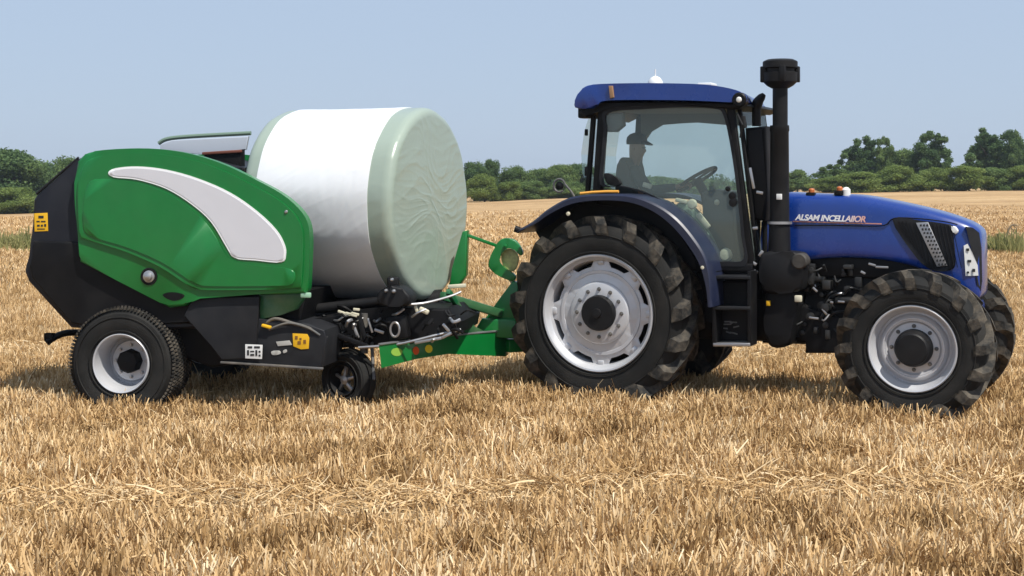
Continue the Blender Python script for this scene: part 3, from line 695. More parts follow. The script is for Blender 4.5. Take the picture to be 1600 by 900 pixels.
# engine and clutter under the hood
b = MB(); s0 = T(1250, 430, .75)[0]; s1 = T(1400, 430, .75)[0]
b.box((s0 - .5, DC - .26, .8), (s1 + .35, DC + .26, 1.35), .03); b.box((s0 - .3, DC - .31, 1.3), (s1 + .25, DC + .31, 1.53), .03); b.build('engine_block', BLACK, TR)
r = random.Random(11)
b = MB(); b2 = MB()
for i in range(70):
    px = r.uniform(1248, 1345); py = r.uniform(415, 525); d_ = r.uniform(.62, .80)
    if px > 1310 and py > 470: continue
    p = Vector(T(px, py, d_)); w_ = r.uniform(.02, .07); h_ = r.uniform(.02, .06); tgt = b if r.random() < .93 else b2
    k = r.random()
    if k < .4: tgt.box(p - Vector((w_, .03, h_)), p + Vector((w_, .12, h_)), .008)
    elif k < .7: tgt.lathe([(.10, h_ * .8), (-.03, h_ * .8), (-.035, .001)], 12, c=p)
    else:
        q_ = p + Vector((r.uniform(-.2, .2), .03, r.uniform(-.2, .15))); tgt.tube(catmull([p, (p + q_) / 2 + Vector((0, -.05, r.uniform(-.06, .06))), q_], 5, False), r.uniform(.006, .014), 8)
b.build_each('engine_fitting', mat('dark_oily_metal', (.030, .030, .030), .45, metal=.3, noise=.4, nscale=12), TR)
for (x0, y0, x1, y1) in ((1357, 412, 1368, 415), (1368, 417, 1388, 418), (1264, 496, 1279, 498), (1285, 482, 1292, 492), (1297, 472, 1302, 473), (1309, 471, 1320, 472), (1270, 449, 1277, 456), (1345, 424, 1352, 428)):
    b2.beam(T(x0, y0, .60), T(x1, y1, .60), .02, .022, .005)
b2.build_each('bright_fitting', STEEL, TR)
b = MB()     # sump, front support, steering link
b.slab(O([(1232, 470), (1320, 500), (1320, 552), (1258, 552), (1262, 528), (1235, 530)], .7), .70, 1.4, .02); b.build('engine_sump', BLACK, TR)
# fender over the rear wheel
arc = catmull([(806, 360), (830, 347), (858, 325), (892, 308), (935, 303), (985, 305), (1025, 319), (1058, 342), (1086, 375), (1103, 405), (1110, 440), (1112, 480)], 5, False)
inn = catmull([(806, 363), (832, 352), (861, 333), (895, 318), (937, 313), (983, 316), (1020, 330), (1051, 354), (1077, 386), (1094, 416), (1103, 449), (1106, 480)], 5, False)
dF = -.02
A = O(arc, dF); I = O(inn, dF)
b = MB(); n = len(A); vs_ = []; fs = []
for (a, i_) in zip(A, I):
    nx_, nz_ = a[0] - i_[0], a[1] - i_[1]; l_ = math.hypot(nx_, nz_) + 1e-6; u = (nx_ / l_, nz_ / l_)
    vs_ += [(i_[0], dF, i_[1]), (a[0] - u[0] * .02, dF, a[1] - u[1] * .02), (a[0], dF + .02, a[1]), (a[0], .55, a[1]), (a[0] - u[0] * .03, .55, a[1] - u[1] * .03), (a[0] - u[0] * .03, dF + .03, a[1] - u[1] * .03), (i_[0], dF + .03, i_[1])]
K = 7
for i in range(n - 1):
    for k in range(K): k2 = (k + 1) % K; fs.append((i * K + k, i * K + k2, (i + 1) * K + k2, (i + 1) * K + k))
fs += [tuple(range(K)), tuple(range((n - 1) * K, n * K))[::-1]]
b.add(vs_, fs); b.build('fender', NAVY, TR, ang=40)
b2 = MB(); b2.add([(v[0], 2 * DC - v[1], v[2]) for v in vs_], fs); b2.build('fender', NAVY, TR, ang=40)
b = MB(); b.tube([T(804, 357, 0), T(812, 360, .02)], .035, 12); b.build('fender_end_cap', BLACK, TR)
b = MB(); b.tube([Vector(T(x_, y_, -.0)) + Vector((0, .03, .004)) for x_, y_ in ((905, 303), (925, 301), (945, 300), (965, 300))], .014, 8); b.build('fender_top_strip', mat('amber_strip', (.8, .38, .06), .4), TR)  # thin amber-coloured strip along the top edge of the fender
b = MB(); b.lathe([(0, .022), (-.012, .02), (-.016, .001)], 12, c=T(888, 334, -.005)); b.lathe([(0, .02), (-.012, .018), (-.016, .001)], 12, c=T(1098, 418, -.01)); b.build_each('fender_reflector', CREAM, TR)
# inner fender wall (cab side)
b = MB(); pts = [(a[0], a[1] - .03) for a in A] + [(A[-1][0], .8), (A[0][0] + .45, 1.0)]
b.slab(pts, .50, .53, 0); b.build('inner_fender', BLACK, TR)
# cab ------------------------------------------------------------
D0, D1 = .42, 2 * DC - .42
cab = empty('cab', (0, 0, 0), 0, TR)
roof = MB()
rp = catmull([(898, 168), (900, 152), (910, 138), (926, 132), (980, 130), (1040, 130), (1100, 132), (1140, 138), (1162, 146), (1166, 154), (1158, 160), (1080, 157), (1000, 156), (950, 157), (934, 161), (922, 169)], 3)
roof.slab(O(rp, D0 - .12), D0 - .12, D1 + .12, .07, seg=5, both=True); roof.v = [(v[0] - .20 * max(0, (v[1] - D0) / (D1 - D0)) * (1 if v[0] > .3 else 0), v[1], v[2]) for v in roof.v]
rf = roof.build('roof', BLUE, TR, ang=40)
b = MB(); b.slab(O([(912, 168), (936, 158), (1160, 160), (1168, 165), (1150, 171), (1050, 163), (960, 165), (930, 176), (915, 184), (904, 176)], D0 - .04), D0 - .04, D1 + .04, .02, both=True); b.build('roof_trim', BLACK, cab)
b = MB(); b.slab(O([(935, 128.5), (955, 133), (956, 158), (949, 159), (950, 146)], D0 - .125), D0 - .128, D0 - .10, 0)
b = MB(); b.slab(O([(951, 134), (957, 134), (959, 152), (953, 154)], D0 - .14), D0 - .145, D0 - .11, .006); b.build('roof_strap', mat('rusty_bracket', (.30, .17, .09), .7), rf)
p = T(1156, 156, D0 - .10); b = MB(); b.lathe([(.06, .075), (-.02, .075), (-.035, .06), (-.035, .001)], 20, axis='y', c=p); b.build('work_lamp_housing', BLACK, rf)
b = MB(); b.lathe([(-.034, .030), (-.045, .02), (-.048, .001)], 16, c=p); b.build('work_lamp_lens', WHITE, rf)
p = T(915, 176, D0 + .05); b = MB(); b.box((p[0] - .07, p[1] - .06, p[2] - .06), (p[0] + .10, p[1] + .10, p[2] + .06), .02); b.build('rear_work_lamp', BLACK, rf)
p = T(1024, 130, DC); b = MB(); b.lathe([(-.04, .085), (.02, .08), (.06, .05), (.075, .02), (.08, .001)], 20, axis='z', c=p); b.tube([(p[0], p[1], p[2] + .05), (p[0], p[1], p[2] + .15)], .008, 6); b.build('white_dome_antenna', WHITE, rf)
p = T(1105, 133, DC - .2); b = MB(); b.box((p[0] - .08, p[1] - .1, p[2] - .02), (p[0] + .08, p[1] + .1, p[2] + .02), .015); b.build('roof_fitting', WHITE, rf)
def pill(b, x0, y0, x1, y1, wpx, d0, d1):
    b.slab(O([(x0 - wpx / 2, y0), (x0 + wpx / 2, y0), (x1 + wpx / 2, y1), (x1 - wpx / 2, y1)], d0), d0, d1, .01, both=True)
b = MB()
pill(b, 941, 164, 932, 300, 13, D0, D0 + .09); pill(b, 927, 172, 917, 300, 7, D0 + .05, D0 + .10)
pill(b, 1140, 166, 1172, 415, 11, D0, D0 + .08); pill(b, 1154, 166, 1184, 415, 6, D0 + .10, D0 + .16)
b.slab(O([(934, 300), (960, 302), (1000, 312), (1030, 330), (1060, 362), (1085, 402), (1092, 420), (1080, 425), (1050, 375), (1020, 345), (985, 325), (930, 320)], D0), D0, D0 + .08, .01)
b.slab(O([(1086, 412), (1176, 412), (1176, 424), (1088, 424)], D0), D0 - .01, D0 + .3, .01)
b.slab(O([(1088, 420), (1178, 420), (1178, 470), (1100, 470)], D0 + .05), D0 + .05, D1 - .05, .02)
# far pillars: same plan, other side of the cab
def mirror_pill(b, x0, y0, x1, y1, wpx, tk=.09):
    P_ = O([(x0 - wpx / 2, y0), (x0 + wpx / 2, y0), (x1 + wpx / 2, y1), (x1 - wpx / 2, y1)], D0); b.slab(P_, D1 - tk, D1, .01, both=True)
mirror_pill(b, 941, 164, 932, 300, 12); mirror_pill(b, 1140, 166, 1172, 415, 11)
b.build_each('pillar', BLACK, cab)
# door frame ring (thin black line round the door glass)
ring_o = catmull([(945, 172), (1000, 166), (1060, 163), (1118, 165), (1134, 176), (1146, 230), (1156, 300), (1163, 370), (1167, 412), (1140, 416), (1112, 414), (1098, 396), (1078, 360), (1050, 328), (1012, 304), (970, 292), (938, 288), (940, 240), (943, 200)], 4)
cx_, cy_ = 1052, 262
ring_i = [(x_ + (cx_ - x_) * .045, y_ + (cy_ - y_) * .05) for x_, y_ in ring_o]
b = MB(); Oo = O(ring_o, D0 - .012); Oi = O(ring_i, D0 - .012); n = len(Oo)
v4 = []
for a, c in zip(Oo, Oi): v4 += [(a[0], D0 - .014, a[1]), (c[0], D0 - .014, c[1]), (c[0], D0 + .02, c[1]), (a[0], D0 + .02, a[1])]
b.add(v4, [(4 * i + k, 4 * i + (k + 1) % 4, 4 * ((i + 1) % n) + (k + 1) % 4, 4 * ((i + 1) % n) + k) for i in range(n) for k in range(4)])
door = b.build('door', PLATE, TR)
def pane(name, pts, d, par, th=.006):
    b = MB(); b.slab(pts, d, d + th, 0); return b.build(name, GLASS, par)
mid = [(x_ + (cx_ - x_) * .03, y_ + (cy_ - y_) * .03) for x_, y_ in ring_o]
def sheet(name, P_, par):
    b = MB(); b.add(P_, [tuple(range(len(P_)))]); return b.build(name, GLASS, par, smooth=False)
sheet('door_glass', [(s, D0 + .003, z) for s, z in O(mid, D0)], door)
sheet('side_window', [(s, D1 - .02, z) for s, z in O(mid, D0)], cab)
a_ = T(1146, 168, D0); c_ = T(1176, 410, D0)
sheet('windscreen', [(a_[0], D0 + .05, a_[2]), (a_[0] + .05, DC, a_[2]), (a_[0], D1 - .05, a_[2]), (c_[0], D1 - .05, c_[2]), (c_[0] + .05, DC, c_[2]), (c_[0], D0 + .05, c_[2])], cab)
e_ = [T(x_, y_, D0 + .08) for x_, y_ in ((922, 176), (913, 205), (908, 240), (910, 270), (918, 296))]
b = MB(); n = len(e_)
b.add([(p[0], D0 + .08, p[2]) for p in e_] + [(p[0] - .02, D1 - .08, p[2]) for p in e_], [(i, i + 1, n + i + 1, n + i) for i in range(n - 1)]); b.build('rear_window', GLASS, cab)
b = MB(); p = T(913, 212, D0 + .05); b.box(p, Vector(p) + Vector((.03, .04, .07)), .008); p = T(913, 275, D0 + .05); b.box(p, Vector(p) + Vector((.035, .04, .10)), .008); b.build_each('rear_window_hinge', BLACK, cab)
# lining, interior
b = MB(); b.slab(O([(950, 166), (1130, 164), (1138, 190), (1100, 190), (1040, 185), (985, 188), (965, 200), (955, 215), (950, 205)], D0 + .1), D1 - .14, D1 - .06, .01)
b.slab(O([(950, 164), (1135, 163), (1136, 170), (950, 172)], D0 + .1), D0 + .1, D1 - .1, .01); b.build('roof_lining', LINER, cab)
b = MB(); b.slab(O([(944, 178), (972, 176), (974, 196), (962, 206), (945, 206)], D0 + .04), D0 + .04, D0 + .12, .02); b.build('speaker_panel', LINER, cab)
seat = empty('driver_seat', (0, 0, 0), 0, TR); ds = DC - .28
b = MB(); b.slab(O(catmull([(966, 250), (974, 246), (980, 256), (984, 275), (988, 300), (988, 322), (968, 322), (962, 300), (962, 275)], 3), ds), ds - .0, ds + .5, .04, both=True); b.build('backrest', SEATM, seat)
b = MB(); b.slab(O([(968, 318), (1030, 316), (1036, 326), (1024, 338), (970, 338)], ds), ds - .05, ds + .5, .03, both=True); b.build('seat_cushion', SEATM, seat)
WHL = (1060, 298, 1117, 262)
b = MB(); p0, p1 = Vector(T(1060, 298, DC)), Vector(T(1117, 262, DC)); c_ = (p0 + p1) / 2; ax = (p1 - p0).normalized(); ay_ = Vector((0, 1, 0)); rr = (p1 - p0).length / 2
b.tube([c_ + (ax * math.cos(a) + ay_ * math.sin(a)) * rr * (1 if 1 else 0) for a in [2 * math.pi * k / 36 for k in range(37)]], .019, 8, cap=False)
nn = ax.cross(ay_); nn = -nn if nn.z > 0 else nn
b.beam(c_ - ax * rr, c_ + ax * rr, .04, .02, .006); b.beam(c_ - ay_ * rr, c_ + ay_ * rr, .04, .02, .006)
b.tube([c_, c_ + nn * .18, Vector(T(1120, 380, DC))], [.05, .05, .09], 10); b.build('steering_wheel', EXH, cab)
b = MB(); b.slab(O([(1098, 300), (1118, 296), (1142, 300), (1160, 412), (1092, 412), (1100, 350)], DC - .2), DC - .25, DC + .3, .04)
b.slab(O([(1000, 318), (1060, 322), (1092, 352), (1120, 412), (1000, 412)], DC), DC - .1, D1 - .1, .04); b.build('dashboard', mat('grey_dash', (.055, .065, .06), .7, noise=.2), cab)
b = MB(); b.slab(O(catmull([(1058, 318), (1080, 322), (1100, 352), (1116, 382), (1120, 396), (1108, 398), (1090, 372), (1072, 342)], 3), D0 + .12), D0 + .10, D0 + .2, .02); b.build('side_console', MINT, cab)
b = MB(); b.lathe([(-.03, .055), (-.05, .04), (-.055, .001)], 16, c=T(1083, 319, D0 + .1)); b.beam(T(1056, 312, D0 + .1), T(1074, 316, D0 + .1), .05, .04); b.beam(T(1090, 334, D0 + .09), T(1108, 356, D0 + .09), .04, .06, .015)
b.lathe([(-.02, .03), (-.04, .001)], 12, c=T(1121, 316, DC - .26)); b.lathe([(-.02, .07), (-.06, .05), (-.065, .001)], 16, c=T(1135, 398, D0 + .12)); b.beam(T(1005, 288, D0 + .3), T(1018, 292, D0 + .3), .04, .05); b.build_each('lever', CREAM, cab)
b = MB()
for (x_, y_, w_) in ((1138, 295, .03), (1145, 306, .045), (1146, 316, .05)): b.lathe([(0, w_), (-.03, w_ * .8), (-.035, .001)], 12, c=T(x_, y_, D0 + .02))
b.slab(O(catmull([(944, 272), (955, 272), (970, 284), (966, 290), (950, 288)], 3), D0 - .02), D0 - .035, D0, .008); b.build('door_handle', EXH, door)
# wing mirror, round mirror behind
b = MB(); p = Vector(T(1152, 178, D0 - .1)); b.tube([p, Vector(T(1160, 195, D0 - .18)), Vector(T(1157, 215, D0 - .15))], .012, 8); b.tube([T(1160, 182, D0 - .1), T(1163, 200, D0 - .1)], .03, 10); b.build('mirror_arm', EXH, cab)
b = MB(); c_ = Vector(T(874, 290, .5)); b.tube([c_ + Vector((.065 * math.cos(a), 0, .07 * math.sin(a))) for a in [k * .45 for k in range(13)]], .013, 8); b.tube([c_ + Vector((.06, 0, .02)), Vector(T(893, 300, .5)), Vector(T(900, 312, .5))], .012, 8); b.build('round_mirror_rim', GREYM, TR)
b = MB(); b.lathe([(.02, .042), (-.0, .045), (-.015, .001)], 16, c=c_); b.build('round_mirror', EXH, TR)
# exhaust stack, air intake
dE = .52
def vcyl(b, px, pts, d, n=28, mi=0):
    """vertical cylinder from (y_px, radius_px) stations"""
    s0_ = T(px, 300, d)
    b.lathe([(T(px, y_, d)[2], r_ / 153) for y_, r_ in pts], n, mi, axis='z', c=(s0_[0], d, 0))
ex = empty('exhaust_stack', (0, 0, 0), 0, TR)
b = MB(); vcyl(b, 1219, [(93, .5), (93, 20), (96, 26), (106, 26.5), (108, 22), (112, 22), (114, 26.5), (128, 26), (134, 20), (138, 13)], dE); vcyl(b, 1219, [(96, 24), (97, 26.5), (104, 26.5)], dE)
for k in range(4):
    a = 2 * math.pi * k / 4 + .4; s0_ = T(1219, 110, dE); c_ = Vector((s0_[0] + .165 * math.cos(a), dE + .165 * math.sin(a), T(1219, 110, dE)[2])); b.box(c_ - Vector((.03, .03, .12)), c_ + Vector((.03, .03, .04)), .01)
b.build('intake_cap', EXH, ex)
b = MB(); vcyl(b, 1219, [(136, 11.5), (205, 11.5)], dE); vcyl(b, 1218, [(196, .5), (196, 14.5), (204, 15), (206, 14), (345, 15), (347, 17), (351, 17), (352, 16), (400, 17), (402, .5)], dE); b.build('pipe', EXH, ex)
b = MB(); vcyl(b, 1218, [(346, 18.5), (346, 19), (350, 19), (350, 18.5)], dE); b.build('clamp_band', STEEL, ex)
b = MB(); b.box(T(1213, 312, dE - .13), Vector(T(1221, 303, dE - .13)) + Vector((0, .03, 0)), .003); b.build('white_sticker', WHITE, ex)
b = MB(); b.slab(O([(1164, 200), (1197, 197), (1199, 300), (1196, 345), (1176, 345), (1168, 270)], dE + .1), dE + .08, dE + .34, .04, both=True); vcyl(b, 1182, [(197, 7), (168, 7), (166, 5)], dE + .2)
b.tube(catmull([T(1182, 172, dE + .2), T(1184, 160, dE + .2), T(1194, 147, dE + .2)], 5, False), [.04, .045, .05, .052, .055, .055, .05, .045, .04, .03, .02], 12); b.build('muffler', EXH, TR)
b = MB(); vcyl(b, 1180, [(340, 8), (440, 8)], dE + .25); vcyl(b, 1196, [(340, 5), (440, 5)], dE + .3); b.build_each('coolant_pipe', EXH, TR)
b = MB(); 
for (x0, y0, x1, y1) in ((1172, 262, 1178, 295), (1182, 300, 1192, 302), (1176, 357, 1184, 356), (1186, 400, 1192, 392), (1176, 410, 1182, 414), (1178, 423, 1184, 426)): b.beam(T(x0, y0, D0 + .02), T(x1, y1, D0 + .02), .025, .03, .006)
b.build_each('hose_clip', STEEL, TR)
b = MB(); b.slab(O([(1190, 346), (1206, 340), (1206, 395), (1186, 400)], dE + .3), dE + .28, dE + .5, .02); b.build('bonnet_rear_cowl', BLUE, TR)
# lower intake housing, filters, battery box
b = MB(); b.slab(O(catmull([(1190, 396), (1240, 394), (1254, 402), (1256, 425), (1252, 452), (1230, 458), (1198, 458), (1188, 440)], 3), dE - .1), dE - .12, dE + .3, .04, both=True); b.build('filter_housing', EXH, TR)
b = MB(); c_ = T(1250, 408, dE - .1); b.lathe([(.1, .08), (-.03, .08), (-.045, .065), (-.045, .001)], 24, c=c_); b.build('filter_cap', mat('dusty_filter_cap', (.045, .04, .034), .7, noise=.3, nscale=20), TR)
b = MB(); b.slab(O(catmull([(1196, 456), (1245, 456), (1243, 490), (1236, 520), (1232, 540), (1205, 543), (1195, 520)], 3), dE - .06), dE - .06, dE + .4, .04, both=True); b.slab(O([(1184, 440), (1300, 440), (1310, 540), (1190, 536)], dE + .3), dE + .3, dE + .8, .03); b.build('battery_box', BLACK, TR)
b = MB(); b.box(T(1197, 478, dE - .09), Vector(T(1203, 470, dE - .09)) + Vector((0, .03, 0)), .005); b.build('yellow_plug', YELLOW, TR)
b = MB(); b.box(T(1241, 472, dE - .11), Vector(T(1252, 462, dE - .11)) + Vector((0, .05, 0)), .01); b.build('tan_plug', CREAM, TR)
# step ladder
stp = empty('step_ladder', (0, 0, 0), 0, TR); dS = .20
b = MB()
for px in (1115.5, 1170.5): b.slab(O([(px - 3, 424), (px + 3, 424), (px + 3, 540), (px - 3, 540)], dS), dS, dS + .22, .006)
b.build_each('side_rail', BLACK, stp)
for y0, m_ in ((431, PLATE), (479, PLATE), (536, STEEL)):
    b = MB(); b.slab(O([(1114, y0), (1172, y0), (1172, y0 + 5.5), (1114, y0 + 5.5)], dS - .01), dS - .012, dS + .25, .008); b.build('step', m_, stp)
b = MB(); b.slab(O([(1118, 440), (1168, 440), (1168, 534), (1118, 534)], dS + .2), dS + .2, dS + .9, .01); b.build('fuel_tank', BLACK, TR)
b = MB(); r = random.Random(3)
for i in range(9): x_ = r.uniform(1124, 1150); y_ = r.uniform(502, 522); b.beam(T(x_, y_, dS + .19), T(x_ + r.uniform(4, 12), y_ + r.uniform(-3, 3), dS + .19), .01, .014, .002)
b.build('tank_print', GREYM, TR)

# ------------------------------------------------------------------ driver
DR = empty('person', TR.location[:], -PSI_T)
tag(DR, 'driver in a dark cap and grey shirt sitting in the tractor cab', 'person')
SKIN = mat('skin', (.22, .13, .095), .6); SHIRT = mat('grey_work_shirt', (.03, .04, .044), .85, noise=.1); TROUS = mat('dark_trousers', (.025, .03, .04), .9); CAPM = mat('dark_cap', (.02, .022, .026), .8)  # skin tone darkened to stand for the shade inside the cab
def skinned(name, nodes, edges, mt, par, root, sub=2):
    me = bpy.data.meshes.new(name); me.from_pydata([n_[0] for n_ in nodes], edges, []); me.materials.append(mt)
    o = link(bpy.data.objects.new(name, me)); o.parent = par; m_ = o.modifiers.new('Skin', 'SKIN'); m_.use_smooth_shade = True
    for i_, n_ in enumerate(nodes):
        v_ = me.skin_vertices[0].data[i_]; v_.radius = (n_[1], n_[1] if len(n_) < 3 else n_[2]); v_.use_root = (i_ == root)
    o.modifiers.new('Subdivision', 'SUBSURF').levels = sub; o.modifiers['Subdivision'].render_levels = sub; return o
V3 = lambda x_, y_, o_=0: Vector(T(x_, y_, DC + o_))
N = []; E = []
def nd(p, r1, r2=None, link_to=None):
    N.append((tuple(p), r1, r2 or r1)); 
    if link_to is not None: E.append((link_to, len(N) - 1))
    return len(N) - 1
pel = nd(V3(990, 318), .14, .12); sp1 = nd(V3(988, 297), .135, .11, pel); ch = nd(V3(987, 276), .15, .12, sp1); nk0 = nd(V3(989, 262), .07, None, ch); nk = nd(V3(992, 252), .056, None, nk0); h1 = nd(V3(995, 240), .075, .07, nk); h2 = nd(V3(995, 224), .092, .08, h1); h3 = nd(V3(995, 214), .07, None, h2)
nose = nd(V3(1010, 234), .014, None, h1)
G = Vector(T(1076, 290, DC))
for sg in (-1, 1):
    sh = nd(V3(991, 268, .20 * sg), .068, None, ch); el = nd(V3(1015, 298, .26 * sg), .046, None, sh); wr_ = nd(V3(1058, 292, .20 * sg), .028, None, el); pm = nd(V3(1069, 289, .185 * sg), .034, .018, wr_)
    for k_ in range(4):
        b0 = nd(V3(1076, 285 + 1.5 * k_, (.175 + .008 * k_) * sg), .009, None, pm); b1 = nd(V3(1081 - k_ * .5, 288 + 2 * k_, (.17 + .006 * k_) * sg), .0085, None, b0); nd(V3(1078 - k_, 292 + 2 * k_, (.17 + .005 * k_) * sg), .0075, None, b1)
    t0 = nd(V3(1070, 285, .15 * sg), .010, None, pm); nd(V3(1077, 283, .14 * sg), .009, None, t0)
    hp = nd(V3(994, 322, .10 * sg), .095, None, pel); kn = nd(V3(1046, 322, .16 * sg), .066, None, hp); an = nd(V3(1062, 388, .15 * sg), .042, None, kn); nd(V3(1082, 396, .15 * sg), .036, None, an)
skinned('body', N, E, SKIN, DR, pel)
def sub_skin(name, ids, mt, grow):
    mp = {a: i_ for i_, a in enumerate(ids)}; n_ = [(N[a][0], N[a][1] + grow, N[a][2] + grow) for a in ids]; e_ = [(mp[a], mp[c_]) for a, c_ in E if a in mp and c_ in mp]
    return skinned(name, n_, e_, mt, DR, 0)
names = [i_ for i_ in range(len(N))]
per = (len(N) - 9) // 2; S0 = [9 + per * q_ for q_ in (0, 1)]
shirt = [pel, sp1, ch, nk0] + [S0[0], S0[0] + 1, S0[0] + 2, S0[1], S0[1] + 1, S0[1] + 2]
sub_skin('shirt', shirt, SHIRT, .014)
legs_ = [pel] + [S0[q_] + per - 4 + z_ for q_ in (0, 1) for z_ in (0, 1, 2)]
sub_skin('trousers', legs_, TROUS, .014)
b = MB(); c_ = V3(995, 224); b.lathe([(-.01, .112), (.03, .115), (.07, .105), (.10, .075), (.115, .03), (.118, .001)], 24, axis='z', c=c_)
b.slab([(c_[0] + .03, c_[2] + .0), (c_[0] + .15, c_[2] - .025), (c_[0] + .16, c_[2] - .012), (c_[0] + .09, c_[2] + .03)], DC - .08, DC + .08, .006); b.build('cap', CAPM, DR)
b = MB()
for sg in (-1, 1): b.lathe([(-.006, .02), (.006, .022)], 12, c=(c_[0] - .01, DC + .098 * sg, c_[2] - .06)); 
b.build_each('ear', SKIN, DR)
b = MB()
for sg in (-1, 1): b.lathe([(-.006, .001), (-.004, .008), (.004, .008), (.006, .001)], 10, c=(c_[0] + .083, DC + .034 * sg, c_[2] - .045))
b.build_each('eye', INK, DR)
# ================================================================== BALER
PB, PSI_B = (-3.80, 13.98), R(9)
T, O = local_frame(PB, PSI_B)
BA = empty('round_baler', (PB[0], PB[1], 0), -PSI_B)
tag(BA, 'green and black baler-wrapper with a white curved stripe, hitched behind the tractor', 'baler')
W_ = 2.45
wheel(BA, (T(188, 569, 0)[0], 0, .49), 0, 'baler'); wheel(BA, (T(188, 569, 0)[0], W_ + .05, .49), math.pi, 'baler')
# rear body
b = MB(); dB = .12
ro = [(124, 247), (119, 250), (58, 303), (52, 312), (50, 402), (40, 412), (38, 424), (44, 440), (110, 512), (140, 514), (330, 514), (335, 470), (330, 260), (250, 240), (180, 238)]
b.slab(O(ro, dB), dB, W_ - .12, .03, both=True); body = b.build('rear_body', REARB, BA)
b = MB(); b.slab(O([(52, 376), (128, 378), (135, 395), (280, 470), (320, 470), (320, 505), (140, 508), (112, 506), (50, 434), (46, 414), (54, 404)], dB - .02), dB - .03, dB + .05, .02); b.build('lower_rear_panel', BLACK, BA)
b = MB(); b.tube([Vector(T(x_, y_, dB + .01)) for x_, y_ in ((123, 246), (90, 274), (57, 303))], .012, 6); b.build('rear_edge_trim', PLATE, BA)
b = MB(); b.slab(O([(53.5, 333.5), (74, 332.5), (75, 361), (54, 362)], dB - .004), dB - .006, dB + .01, .003); lab = b.build('yellow_label', YELLOW, BA)
b = MB()
for (x_, y_, w_, h_) in ((60, 337, 8, 4), (57, 345, 5, 2), (64, 345, 7, 2), (58, 351, 4, 3), (64, 351, 3, 3), (69, 350, 3, 4), (58, 357, 12, 1.5)): b.slab(O([(x_, y_), (x_ + w_, y_), (x_ + w_, y_ + h_), (x_, y_ + h_)], dB - .008), dB - .009, dB - .005, 0)
b.build('label_print', INK, lab)
# green side panel in pressed layers
dP = .02
gp = [(120, 256), (128, 244), (148, 236), (200, 232), (250, 233), (300, 241), (350, 257), (400, 281), (440, 303), (466, 325), (480, 346), (484, 372), (483, 410), (481, 450), (476, 459)]
gp = catmull(gp, 3, False) + [(400, 460), (312, 462), (300, 467), (290, 478), (264, 481), (250, 473), (180, 437), (124, 409)] + catmull([(124, 400), (121, 360), (117, 320), (116, 285)], 3, False)
side = empty('side_panel', (0, 0, 0), 0, BA)
def gpanel(parent, flip=False):
    b = MB(); b.slab(O(gp, dP), dP, dP + .12, .035, seg=4)
    up = catmull([(127, 372), (124, 330), (124, 290), (132, 258), (152, 245), (200, 240), (250, 241), (298, 249), (346, 265), (395, 289), (436, 312), (460, 333), (472, 354), (475, 378), (474, 420), (472, 450)], 3, False) + catmull([(440, 452), (340, 453), (306, 451), (284, 438), (250, 416), (200, 394), (160, 381)], 3, False)
    b.slab(O(up, dP), dP - .028, dP + .03, .016, seg=3)
    lo = catmull([(150, 280), (200, 283), (250, 296), (300, 325), (335, 362), (358, 404), (400, 414), (445, 418), (462, 425), (460, 443), (440, 446), (345, 447), (310, 444), (290, 432), (252, 408), (200, 386), (160, 374), (134, 362), (133, 325), (137, 295)], 3)
    b.slab(O(lo, dP), dP - .038, dP, .012, seg=3)
    if flip: b.v = [(v[0], W_ - v[1], v[2]) for v in b.v]
    return b.build('panel_shell', GREEN, parent, ang=50)
gpanel(side); far_side = empty('side_panel', (0, 0, 0), 0, BA); gpanel(far_side, True)
wd_ = catmull([(169, 270), (180, 263), (215, 260), (260, 265), (310, 279), (360, 301), (402, 330), (432, 359), (445, 382), (447, 398), (440, 410), (400, 407), (366, 403), (354, 386), (330, 347), (299, 319), (260, 295), (215, 281), (178, 277)], 4)
cx_, cy_ = 330, 320
b = MB(); b.slab(O(wd_, dP - .03), dP - .036, dP - .02, .006); rim_ = b.build('stripe_border', WRIM, side)
def shrink(P_, k):
    out = []; n = len(P_)
    for i in range(n):
        a, c = P_[i - 1], P_[(i + 1) % n]; tx, ty = c[0] - a[0], c[1] - a[1]; l_ = math.hypot(tx, ty); out.append((P_[i][0] - ty / l_ * k, P_[i][1] + tx / l_ * k))
    return out
b = MB(); b.slab(O(shrink(wd_, 3.2), dP - .03), dP - .040, dP - .025, .003); b.build('white_stripe', WDECAL, side)
b = MB(); c_ = T(233, 432, dP); b.lathe([(.01, .062), (-.012, .058), (-.018, .04), (-.03, .035), (-.038, .018), (-.04, .001)], 24, c=c_); b.build('round_latch', STEEL, side)
b = MB(); b.lathe([(.02, .085), (-.008, .085), (-.01, .07), (.0, .06)], 24, c=c_); b.build('latch_ring', BLACK, side)
b = MB(); b.slab(O(catmull([(254, 461), (262, 457), (276, 457), (288, 461), (284, 467), (272, 470), (262, 467)], 4), dP), dP - .003, dP + .02, .002); b.build('panel_opening', BLACK, side)
b = MB(); b.lathe([(0, .018), (-.01, .012), (-.012, .001)], 10, c=T(447, 331, dP - .03)); b.build('screw', STEEL, side)
